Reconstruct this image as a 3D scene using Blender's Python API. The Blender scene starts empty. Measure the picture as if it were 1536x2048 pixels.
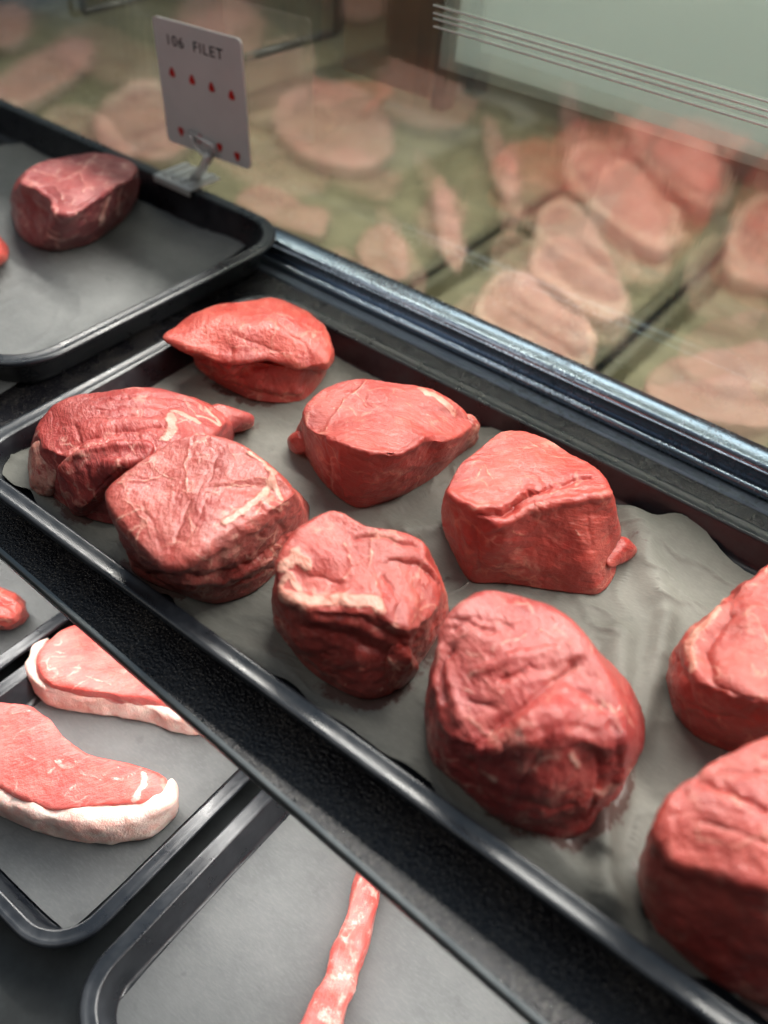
import bpy, math, random
import numpy as np
from mathutils import Vector, noise, Matrix
from mathutils.bvhtree import BVHTree

random.seed(7); np.random.seed(7)
sc = bpy.context.scene
COL = sc.collection
CM = 0.01

# ------------------------------------------------------------------ camera
FPX, HC = 1775.0, 0.32
def unit(v):
    v = np.array(v, float); return v / np.linalg.norm(v)
AX = -unit((-3513, -2056, FPX))
AY = unit((1812, -1564, FPX)); AY = unit(AY - AX * AY.dot(AX))
AZ = np.cross(AX, AY)
EYE = np.array((0, 0, HC))
def ray(px, py):
    d = np.array(((px - 768) / FPX, (py - 1024) / FPX, 1.0))
    return unit((d @ AX, d @ AY, d @ AZ))
def at(px, py, zc=0.0):                  # point of the level plane z = zc (cm)
    r = ray(px, py); return EYE + r * ((zc * CM - HC) / r[2])
def at_y(px, py, y):                     # point of the upright plane y
    r = ray(px, py); return EYE + r * (y / r[1])

cam = bpy.data.cameras.new('camera'); camo = bpy.data.objects.new('camera', cam); COL.objects.link(camo)
cx = (AX[0], AY[0], AZ[0]); cy = (AX[1], AY[1], AZ[1]); cz = (AX[2], AY[2], AZ[2])
camo.matrix_world = Matrix(((cx[0], -cy[0], -cz[0], 0), (cx[1], -cy[1], -cz[1], 0), (cx[2], -cy[2], -cz[2], HC), (0, 0, 0, 1)))
cam.sensor_fit = 'VERTICAL'; cam.sensor_height = 36; cam.lens = FPX / 2048 * 36
cam.clip_start = 0.01; cam.clip_end = 50
cam.dof.use_dof = True; cam.dof.focus_distance = 0.43; cam.dof.aperture_fstop = 4.6
sc.camera = camo

# ------------------------------------------------------------------ helpers
def tag(o, label=None, cat=None, group=None, kind=None):
    if label: o['label'] = label
    if cat: o['category'] = cat
    if group: o['group'] = group
    if kind: o['kind'] = kind
    return o
def empty(name, loc):
    o = bpy.data.objects.new(name, None); COL.objects.link(o); o.location = loc; o.empty_display_size = .02
    return o
def mesh_obj(name, V, Fc, mat, parent=None, smooth=True):
    me = bpy.data.meshes.new(name)
    V = np.asarray(V, float)
    org = np.zeros(3)
    if parent is not None:
        org = np.array(parent.location)
    elif len(V):
        org = np.array(((V[:, 0].min() + V[:, 0].max()) / 2, (V[:, 1].min() + V[:, 1].max()) / 2, V[:, 2].min()))
    me.from_pydata([tuple(v) for v in (V - org)], [], [tuple(f) for f in Fc])
    me.update()
    if smooth: me.polygons.foreach_set('use_smooth', [True] * len(me.polygons))
    o = bpy.data.objects.new(name, me); COL.objects.link(o)
    if parent is not None: o.parent = parent
    else: o.location = org
    if mat: me.materials.append(mat)
    return o
class MB:
    def __init__(s): s.V = []; s.F = []
    def add(s, V, F):
        b = len(s.V); s.V += [tuple(v) for v in V]; s.F += [tuple(i + b for i in f) for f in F]
    def box(s, x0, x1, y0, y1, z0, z1):
        s.add([(x, y, z) for z in (z0, z1) for y in (y0, y1) for x in (x0, x1)],
              [(0, 2, 3, 1), (4, 5, 7, 6), (0, 1, 5, 4), (1, 3, 7, 5), (3, 2, 6, 7), (2, 0, 4, 6)])
    def tube(s, pts, r, n=10):
        pts = [np.array(p, float) for p in pts]; rings = []
        for i, p in enumerate(pts):
            d = unit(pts[min(i + 1, len(pts) - 1)] - pts[max(i - 1, 0)])
            u = np.cross(d, (0, 0, 1)) if abs(d[2]) < .9 else np.cross(d, (1, 0, 0))
            u = unit(u); w = np.cross(d, u)
            rr = r[i] if isinstance(r, (list, tuple)) else r
            rings.append([p + rr * (math.cos(a) * u + math.sin(a) * w) for a in np.linspace(0, 2 * math.pi, n, endpoint=False)])
        V = [v for q in rings for v in q]; F = []
        for i in range(len(rings) - 1):
            for k in range(n): F.append((i * n + k, i * n + (k + 1) % n, (i + 1) * n + (k + 1) % n, (i + 1) * n + k))
        F.append(tuple(range(n))[::-1]); F.append(tuple((len(rings) - 1) * n + k for k in range(n)))
        s.add(V, F)
    def extrude(s, prof, x0, x1, k=0):   # closed (y,z) profile along x, its near edge running slightly askew
        n = len(prof)
        s.add([(x0, p[0] + k * x0, p[1]) for p in prof] + [(x1, p[0] + k * x1, p[1]) for p in prof],
              [(i, (i + 1) % n, n + (i + 1) % n, n + i) for i in range(n)] + [tuple(range(n))[::-1], tuple(range(n, 2 * n))])
    def build(s, name, mat, parent=None, smooth=False): return mesh_obj(name, s.V, s.F, mat, parent, smooth)

# ------------------------------------------------------------------ materials
class NT:
    def __init__(s, name):
        s.m = bpy.data.materials.new(name); s.m.use_nodes = True; s.t = s.m.node_tree; s.t.nodes.clear()
        s.out = s.t.nodes.new('ShaderNodeOutputMaterial')
    def n(s, typ, ins=None, **kw):
        nd = s.t.nodes.new('ShaderNode' + typ)
        for k, v in kw.items(): setattr(nd, k, v)
        for k, v in (ins or {}).items():
            if hasattr(v, 'is_output') or isinstance(v, bpy.types.NodeSocket): s.t.links.new(v, nd.inputs[k])
            else: nd.inputs[k].default_value = v
        return nd
    def math(s, op, a, b=0.0, clamp=False):
        return s.n('Math', {0: a, 1: b}, operation=op, use_clamp=clamp).outputs[0]
    def mix(s, f, a, b, bt='MIX'):
        nd = s.n('Mix', {}, data_type='RGBA', blend_type=bt)
        for k, v in ((0, f), (6, a), (7, b)):
            if isinstance(v, bpy.types.NodeSocket): s.t.links.new(v, nd.inputs[k])
            else: nd.inputs[k].default_value = (*v, 1) if isinstance(v, tuple) and len(v) == 3 else v
        return nd.outputs[2]
    def ramp(s, f, a, b):                # smoothstep a..b
        nd = s.n('MapRange', {0: f, 1: a, 2: b}, interpolation_type='SMOOTHSTEP'); return nd.outputs[0]
    def noise(s, vec, scale, detail=4, rough=.55, dist=0.0):
        return s.n('TexNoise', {'Vector': vec, 'Scale': scale, 'Detail': detail, 'Roughness': rough, 'Distortion': dist}).outputs[0]
    def scaled(s, vec, sc_):
        return s.n('VectorMath', {0: vec, 1: sc_}, operation='MULTIPLY').outputs[0]
    def done(s, sh): s.t.links.new(sh, s.out.inputs[0]); return s.m

def rgb(h): return tuple(((int(h[i:i + 2], 16) / 255 + .055) / 1.055) ** 2.4 if int(h[i:i + 2], 16) > 10 else int(h[i:i + 2], 16) / 3294 for i in (0, 2, 4))

def mat_meat(name, deep, mid, pale, fatc, marb=.5, sss=.25, wet=.35):
    t = NT(name)
    fib = t.n('Attribute', attribute_name='fib').outputs['Vector']
    fat = t.n('Attribute', attribute_name='fat').outputs['Fac']
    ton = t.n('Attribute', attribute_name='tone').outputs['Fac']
    st = t.scaled(fib, (38., 230., 230.))
    stf = t.scaled(fib, (150., 900., 900.))
    big = t.noise(fib, 42, 5, .6)
    fibn = t.noise(st, 1.0, 5, .62, .6)
    finen = t.noise(stf, 1.0, 3, .6, .3)
    c = t.mix(t.ramp(big, .3, .68), (*deep, 1), (*mid, 1))
    c = t.mix(t.math('MULTIPLY', t.ramp(fibn, .47, .74), .5), c, (*pale, 1))
    c = t.mix(t.math('MULTIPLY', t.ramp(finen, .52, .76), .3), c, (*pale, 1))
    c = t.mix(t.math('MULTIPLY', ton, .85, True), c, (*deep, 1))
    c = t.mix(t.math('MULTIPLY', t.ramp(t.noise(fib, 24, 3, .5), .52, .72), .35), c, (deep[0] * .62, deep[1] * .9, deep[2] * 1.1, 1))
    c = t.mix(t.math('MULTIPLY', t.ramp(t.noise(t.scaled(fib, (16., 34., 34.)), 1, 4, .6), .5, .72), .28), c, (pale[0] * .9, pale[1] * 1.25, pale[2] * 1.35, 1))
    # the outside of the cut: browner, with mottled membrane
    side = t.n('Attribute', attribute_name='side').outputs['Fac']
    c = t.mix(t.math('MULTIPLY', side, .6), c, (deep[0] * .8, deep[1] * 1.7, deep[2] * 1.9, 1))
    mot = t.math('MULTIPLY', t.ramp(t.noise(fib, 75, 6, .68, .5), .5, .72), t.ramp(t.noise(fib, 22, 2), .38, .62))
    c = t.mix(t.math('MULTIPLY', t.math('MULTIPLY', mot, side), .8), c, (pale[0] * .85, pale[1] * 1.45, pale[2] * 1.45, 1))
    spk = t.math('MULTIPLY', t.ramp(t.noise(fib, 260, 2, .5), .70, .76), t.ramp(t.noise(fib, 36, 2), .52, .62))
    c = t.mix(t.math('MULTIPLY', spk, .6), c, (*fatc, 1))
    # thin marbling: warped cell borders, broken up
    wv = t.n('TexNoise', {'Vector': fib, 'Scale': 70.0, 'Detail': 4.0}).outputs['Color']
    wp = t.n('VectorMath', {0: fib, 1: t.n('VectorMath', {0: wv, 'Scale': .022}, operation='SCALE').outputs[0]}, operation='ADD').outputs[0]
    vor = t.n('TexVoronoi', {'Vector': t.scaled(wp, (42., 70., 70.)), 'Scale': 1.0}, feature='DISTANCE_TO_EDGE').outputs['Distance']
    line = t.math('SUBTRACT', 1.0, t.ramp(vor, .0, .075))
    mask = t.ramp(t.noise(fib, 55, 3, .6), .47, .64)
    vein = t.math('MULTIPLY', t.math('MULTIPLY', line, mask), marb)
    brk = t.noise(fib, 240, 4, .65)
    fat2 = t.ramp(t.math('ADD', fat, t.math('MULTIPLY', t.math('SUBTRACT', brk, .5), 1.9)), .38, .85)
    fa = t.math('MAXIMUM', t.math('MULTIPLY', fat2, .84), vein, True)
    fcol = t.mix(t.ramp(t.noise(fib, 130, 4, .6), .35, .7), (*fatc, 1), (fatc[0] * .95, fatc[1] * .62, fatc[2] * .58, 1))
    c = t.mix(fa, c, fcol)
    # bump: fibres, fine grain, small dents
    dents = t.noise(fib, 330, 4, .65)
    h = t.math('ADD', t.math('MULTIPLY', fibn, .55), t.math('MULTIPLY', finen, .75))
    h = t.math('ADD', h, t.math('MULTIPLY', dents, .75))
    h = t.math('ADD', h, t.math('MULTIPLY', fa, .35))
    bp = t.n('Bump', {'Strength': .5, 'Distance': .0016, 'Height': h}).outputs[0]
    bc = t.n('Bump', {'Strength': .5, 'Distance': .0014, 'Height': t.math('ADD', t.math('MULTIPLY', t.noise(t.scaled(fib, (130., 420., 420.)), 1, 4, .55), 1.0), t.math('MULTIPLY', fibn, .6))}).outputs[0]
    wet_m = t.noise(fib, 60, 3, .6)
    ro = t.n('MapRange', {0: wet_m, 1: .3, 2: .7, 3: .30, 4: .54}).outputs[0]
    p = t.n('BsdfPrincipled', {'Base Color': c, 'Roughness': ro, 'Specular IOR Level': .42, 'Normal': bp,
            'Subsurface Weight': sss, 'Subsurface Radius': (1.0, .28, .2), 'Subsurface Scale': .0045,
            'Coat Weight': wet, 'Coat Roughness': .16, 'Coat Normal': bc})
    return t.done(p.outputs[0])
M = {}
M['filet'] = mat_meat('raw_beef', (.33, .030, .023), (.46, .075, .056), (.55, .13, .10), (.66, .36, .27), marb=.5, sss=.22, wet=.24)
M['pale_filet'] = mat_meat('raw_beef_pale', (.32, .036, .028), (.43, .088, .068), (.54, .17, .135), (.66, .38, .29), marb=.7, sss=.2, wet=.26)
M['bright_filet'] = mat_meat('raw_beef_bright', (.36, .032, .024), (.50, .076, .054), (.58, .155, .115), (.68, .38, .28), marb=.4, sss=.22, wet=.24)
M['deep_filet'] = mat_meat('raw_beef_deep', (.30, .026, .024), (.42, .062, .050), (.53, .14, .115), (.66, .38, .30), marb=.6, sss=.2, wet=.26)
M['dark_filet'] = mat_meat('raw_beef_dark', (.20, .028, .030), (.32, .062, .060), (.48, .17, .15), (.72, .46, .40), marb=.6, sss=.12, wet=.2)
M['strip'] = mat_meat('strip_lean', (.62, .075, .062), (.74, .145, .12), (.78, .27, .225), (.84, .62, .54), marb=.6, wet=.2)
M['fat'] = mat_meat('beef_fat', (.80, .44, .36), (.84, .58, .49), (.87, .68, .60), (.88, .70, .62), marb=.2, wet=.2)
M['chop'] = mat_meat('pale_chop', (.38, .175, .14), (.47, .24, .20), (.54, .32, .27), (.70, .56, .45), marb=.5, sss=.1, wet=.1)

M['chop_red'] = mat_meat('red_chop', (.42, .11, .09), (.50, .16, .13), (.60, .28, .23), (.74, .56, .48), marb=.4, sss=.1, wet=.1)

def mat_paper(name, c0, c1):
    t = NT(name); g = t.n('NewGeometry').outputs['Position']
    a = t.noise(g, 26, 4, .6); b = t.noise(t.scaled(g, (300., 900., 300.)), 1, 4, .7); d = t.noise(g, 70, 4, .6)
    c = t.mix(t.ramp(a, .3, .7), (*c0, 1), (*c1, 1))
    c = t.mix(t.math('MULTIPLY', t.ramp(b, .4, .75), .3), c, tuple(x * 1.35 for x in c1) + (1,))
    c = t.mix(t.math('MULTIPLY', t.ramp(d, .63, .73), .3), c, tuple(x * .6 for x in c0) + (1,))
    stn = t.n('Attribute', attribute_name='stain').outputs['Fac']
    sn = t.ramp(t.math('ADD', stn, t.math('MULTIPLY', t.math('SUBTRACT', t.noise(g, 190, 4, .65), .5), 1.2)), .45, .75)
    c = t.mix(t.math('MULTIPLY', sn, .75), c, (.075, .026, .022, 1))
    rg_ = t.math('SUBTRACT', .62, t.math('MULTIPLY', sn, .4))
    h = t.math('ADD', t.math('MULTIPLY', b, .4), t.math('MULTIPLY', d, 1.2))
    bp = t.n('Bump', {'Strength': .35, 'Distance': .0008, 'Height': h}).outputs[0]
    p = t.n('BsdfPrincipled', {'Base Color': c, 'Roughness': rg_, 'Specular IOR Level': .3, 'Normal': bp})
    return t.done(p.outputs[0])
M['paper'] = mat_paper('butcher_paper', (.150, .148, .128), (.195, .192, .168))
M['paper2'] = mat_paper('butcher_paper_grey', (.125, .13, .13), (.165, .17, .168))
M['paper_far'] = mat_paper('butcher_paper_olive', (.11, .098, .058), (.215, .192, .118))  # grey paper with the olive cast of the reflection put into its colour

def mat_tray():
    t = NT('black_melamine'); g = t.n('NewGeometry').outputs['Position']
    a = t.noise(g, 300, 3, .6); b = t.noise(t.scaled(g, (60., 60., 60.)), 1, 5, .65)
    sm = t.ramp(b, .42, .68)
    c = t.mix(sm, (.010, .012, .016, 1), (.022, .025, .030, 1))
    ro = t.n('MapRange', {0: b, 1: .3, 2: .7, 3: .22, 4: .42}).outputs[0]
    bp = t.n('Bump', {'Strength': .12, 'Distance': .0005, 'Height': a}).outputs[0]
    return t.done(t.n('BsdfPrincipled', {'Base Color': c, 'Roughness': ro, 'Specular IOR Level': .6, 'Normal': bp}).outputs[0])
M['tray'] = mat_tray()
def mat_speckle():
    t = NT('black_pebbled_enamel'); g = t.n('NewGeometry').outputs['Position']
    v = t.n('TexVoronoi', {'Vector': g, 'Scale': 720.0, 'Randomness': 1.0}, feature='SMOOTH_F1').outputs['Distance']
    k = t.noise(g, 900, 3, .7); m = t.noise(g, 38, 4, .6)
    h = t.math('ADD', t.math('MULTIPLY', v, -1.0), t.math('MULTIPLY', k, 1.1))
    bp = t.n('Bump', {'Strength': .55, 'Distance': .0009, 'Height': h}).outputs[0]
    k2 = t.noise(g, 1500, 2, .5)
    sp = t.ramp(t.math('ADD', k2, t.math('MULTIPLY', m, .22)), .72, .80)
    c = t.mix(sp, (.007, .007, .010, 1), (.26, .23, .19, 1))
    ro = t.n('MapRange', {0: m, 1: .35, 2: .7, 3: .2, 4: .36}).outputs[0]
    return t.done(t.n('BsdfPrincipled', {'Base Color': c, 'Roughness': ro, 'Specular IOR Level': .5, 'Normal': bp}).outputs[0])
M['speckle'] = mat_speckle()
def mat_steel(name, c, r0, r1, metal=1.0):
    t = NT(name); g = t.n('NewGeometry').outputs['Position']
    a = t.noise(g, 34, 5, .65); b = t.noise(t.scaled(g, (40., 1200., 1200.)), 1, 3)
    blot = t.ramp(t.noise(g, 210, 4, .6, .8), .5, .62)
    zone = t.ramp(t.noise(g, 9, 2), .46, .6)
    k = t.math('MULTIPLY', blot, zone)
    col = t.mix(t.math('MULTIPLY', k, .55), (*c, 1), tuple(x * .35 for x in c) + (1,))
    ro = t.math('ADD', t.n('MapRange', {0: a, 1: .3, 2: .7, 3: r0, 4: r1}).outputs[0], t.math('MULTIPLY', k, .18))
    bp = t.n('Bump', {'Strength': .08, 'Distance': .0004, 'Height': t.math('ADD', t.math('MULTIPLY', b, .3), k)}).outputs[0]
    return t.done(t.n('BsdfPrincipled', {'Base Color': col, 'Metallic': metal, 'Roughness': ro, 'Normal': bp}).outputs[0])
M['steel'] = mat_steel('brushed_steel', (.44, .52, .62), .15, .26, .9)
M['strip_steel'] = mat_steel('dull_steel', (.15, .16, .16), .3, .45)
M['dark_steel'] = mat_steel('dark_strip', (.16, .19, .235), .3, .42, .7)
def mat_plain(name, c, rough=.5, spec=.4, var=.15, sc_=40):
    t = NT(name); g = t.n('NewGeometry').outputs['Position']
    a = t.noise(g, sc_, 5, .6)
    col = t.mix(t.ramp(a, .3, .7), tuple(x * (1 - var) for x in c) + (1,), tuple(min(1, x * (1 + var)) for x in c) + (1,))
    bp = t.n('Bump', {'Strength': .1, 'Distance': .001, 'Height': a}).outputs[0]
    return t.done(t.n('BsdfPrincipled', {'Base Color': col, 'Roughness': rough, 'Specular IOR Level': spec, 'Normal': bp}).outputs[0])
M['card'] = mat_plain('white_plastic_card', (.66, .68, .68), .45, .3, .03)
M['card_edge'] = mat_plain('white_card_edge', (.85, .80, .80), .4, .3, .03)
M['ink'] = mat_plain('black_ink', (.035, .03, .035), .6, .2, .1)
M['red_ink'] = mat_plain('red_ink', (.55, .035, .03), .6, .2, .1)
M['panel'] = mat_plain('white_panel', (.74, .82, .78), .4, .3, .05, 8)
M['skirting'] = mat_plain('brown_skirting', (.03, .018, .009), .5, .3, .25, 14)
M['wood'] = mat_plain('brown_wood', (.42, .18, .07), .5, .3, .25, 18)
def mat_frost():
    t = NT('frosted_white_panel'); g = t.n('NewGeometry').outputs['Position']
    a = t.noise(g, 14, 4, .6); c = t.mix(a, (.80, .86, .83, 1), (.88, .92, .89, 1))
    sh = t.n('MixShader', {0: .6, 1: t.n('BsdfDiffuse', {'Color': c}).outputs[0], 2: t.n('BsdfTranslucent', {'Color': c}).outputs[0]}).outputs[0]
    return t.done(sh)
M['frost'] = mat_frost()
M['trim'] = mat_plain('pale_green_trim', (.92, .95, .90), .3, .4, .04, 10)
M['black'] = mat_plain('black_metal', (.018, .017, .016), .4, .4, .2)
M['deck'] = mat_plain('dark_deck', (.018, .021, .022), .5, .35, .4, 60)
M['far_tray'] = mat_plain('far_tray_dark', (.085, .078, .045), .3, .5, .2, 30)
def mat_clear(name, tint, refl, rough):
    t = NT(name)
    fr = t.n('Fresnel', {'IOR': 1.49}).outputs[0]
    g = t.n('BsdfGlossy', {'Color': (1, 1, 1, 1), 'Roughness': rough}).outputs[0]
    tr = t.n('BsdfTransparent', {'Color': (*tint, 1)}).outputs[0]
    f = t.math('ADD', t.math('MULTIPLY', fr, 1.0), refl, True)
    return t.done(t.n('MixShader', {0: f, 1: tr, 2: g}).outputs[0])
def mat_acrylic():
    t = NT('frosted_clear_plastic')
    fr = t.n('Fresnel', {'IOR': 1.49}).outputs[0]
    g = t.n('BsdfGlossy', {'Color': (1, 1, 1, 1), 'Roughness': .28}).outputs[0]
    tr = t.n('BsdfTransparent', {'Color': (.92, .93, .92, 1)}).outputs[0]
    ad = t.n('AddShader', {0: t.n('BsdfDiffuse', {'Color': (.85, .85, .83, 1)}).outputs[0], 1: t.n('BsdfTranslucent', {'Color': (.5, .5, .48, 1)}).outputs[0]}).outputs[0]
    b = t.n('MixShader', {0: .5, 1: tr, 2: ad}).outputs[0]
    return t.done(t.n('MixShader', {0: t.math('ADD', fr, .22, True), 1: b, 2: g}).outputs[0])
M['acrylic'] = mat_acrylic()
def mat_pane():
    t = NT('tinted_smeary_glass'); g = t.n('NewGeometry').outputs['Position']
    tint = (.93, .935, .88, 1)
    tr = t.n('BsdfTransparent', {'Color': tint}).outputs[0]
    sm = t.noise(t.scaled(g, (260., 260., 26.)), 1, 3, .6)
    bp = t.n('Bump', {'Strength': .35, 'Distance': .0004, 'Height': sm}).outputs[0]
    rf = t.n('BsdfRefraction', {'Color': tint, 'IOR': 1.25, 'Roughness': .12, 'Normal': bp}).outputs[0]
    a = t.noise(t.scaled(g, (5., 5., 14.)), 1, 4, .6)
    k = t.n('MapRange', {0: a, 1: .3, 2: .7, 3: .5, 4: .72}).outputs[0]
    b = t.n('MixShader', {0: k, 1: tr, 2: rf}).outputs[0]
    hz = t.n('BsdfDiffuse', {'Color': (.46, .47, .41, 1)}).outputs[0]  # pale veil put into the glass to wash out the reflected shapes
    b = t.n('MixShader', {0: .09, 1: b, 2: hz}).outputs[0]
    gl = t.n('BsdfGlossy', {'Color': (.9, .92, .88, 1), 'Roughness': .05}).outputs[0]
    return t.done(t.n('MixShader', {0: .13, 1: b, 2: gl}).outputs[0])
M['pane'] = mat_pane()
def mat_water():
    t = NT('water'); return t.done(t.n('BsdfPrincipled', {'Base Color': (.95, .95, .95, 1), 'Roughness': .04, 'Transmission Weight': 1.0, 'IOR': 1.33}).outputs[0])
M['water'] = mat_water()

# ------------------------------------------------------------------ meat
def closed_spline(P, n):
    P = np.array(P, float); m = len(P); out = []
    k = 14
    for i in range(m):
        a, b, c, d = P[i - 1], P[i], P[(i + 1) % m], P[(i + 2) % m]
        for j in range(k):
            u = j / k
            cr = .5 * (2 * b + (c - a) * u + (2 * a - 5 * b + 4 * c - d) * u * u + (3 * b - a - 3 * c + d) * u ** 3)
            out.append(.75 * cr + .25 * (b + (c - b) * u))
    return np.array(out)
def polar(P, cen, th):                   # star-shaped resample: radius (and z) by angle
    d = P[:, :2] - cen; a = np.arctan2(d[:, 1], d[:, 0]); r = np.hypot(d[:, 0], d[:, 1])
    o = np.argsort(a); a, r, z = a[o], r[o], P[o, 2]
    return np.interp(th, a, r, period=2 * math.pi), np.interp(th, a, z, period=2 * math.pi)
def lobe(T, B, z0, dome=.4, bulge=.3, N=310, S=62, C=66, soft=3, capx=(0, 0)):
    Tw = closed_spline([at(x, y, z0 + h) for x, y, h in T], 0)
    Bw = closed_spline([at(x, y, z0) for x, y in B], 0)
    th = np.linspace(-math.pi, math.pi, N, endpoint=False)
    cT = (Tw[:, :2].max(0) + Tw[:, :2].min(0)) / 2 * .5 + Tw[:, :2].mean(0) * .5
    cB = (Bw[:, :2].max(0) + Bw[:, :2].min(0)) / 2 * .5 + Bw[:, :2].mean(0) * .5
    rT, zT = polar(Tw, cT, th); rB, _ = polar(Bw, cB, th)
    u = np.stack([np.cos(th), np.sin(th)], 1)
    rows = []
    for k in (0.02, .4, .75, .93): rows.append(np.c_[cB + u * (rB * k)[:, None], np.full(N, z0 * CM)])
    PB = np.c_[cB + u * rB[:, None], np.full(N, z0 * CM + .0008)]
    PT = np.c_[cT + u * rT[:, None], zT]
    for i in range(S):
        s = i / (S - 1)
        q = PB * (1 - s) + PT * s
        q = q.copy(); q[:, :2] += u * (bulge * CM * math.sin(math.pi * min(1, s * 1.15)) if s < .87 else 0)
        rows.append(q)
    zc = zT.mean()
    for i in range(1, C):
        rho = 1 - i / (C - 1) * .985
        xy = cT + u * (rT * rho)[:, None]
        w = rho ** 1.6
        z = zT * w + zc * (1 - w) + dome * CM * (1 - rho ** 2.2)
        rows.append(np.c_[xy, z])
    R = np.array(rows)
    b0 = 4
    for _ in range(soft * 5):
        Q = R.copy(); Q[b0 + 1:-1] = .25 * R[b0:-2] + .5 * R[b0 + 1:-1] + .25 * R[b0 + 2:]; R = Q
    for _ in range(2): R = .25 * np.roll(R, 1, 1) + .5 * R + .25 * np.roll(R, -1, 1)
    nr = len(R); V = R.reshape(-1, 3); F = []
    for i in range(nr - 1):
        for k in range(N): F.append((i * N + k, i * N + (k + 1) % N, (i + 1) * N + (k + 1) % N, (i + 1) * N + k))
    F.append(tuple((nr - 1) * N + k for k in range(N))); F.append(tuple(range(N))[::-1])
    # how near the top's rim a vertex lies (for fat rims on chops)
    rim = np.zeros((nr, N)); rim[4:4 + S] = np.linspace(0, 1, S)[:, None]
    for i in range(1, C): rim[3 + S + i] = 1 - i / (C - 1)
    return V, F, rim.reshape(-1), np.tile(th, nr)

def fbm(P, sc_, seed, oct_=4):
    o = Vector((seed * 3.7, seed * 1.3, seed * 7.1))
    return np.array([noise.fractal(Vector(p) * sc_ + o, 1.0, 2.0, oct_) for p in P])

def seg_dist(V, pts):
    d = np.full(len(V), 9.0)
    for a, b in zip(pts[:-1], pts[1:]):
        ab = b - a; L = ab.dot(ab) + 1e-12
        t = np.clip((V - a) @ ab / L, 0, 1)
        d = np.minimum(d, np.linalg.norm(V - a - t[:, None] * ab, axis=1))
    return d

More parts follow.
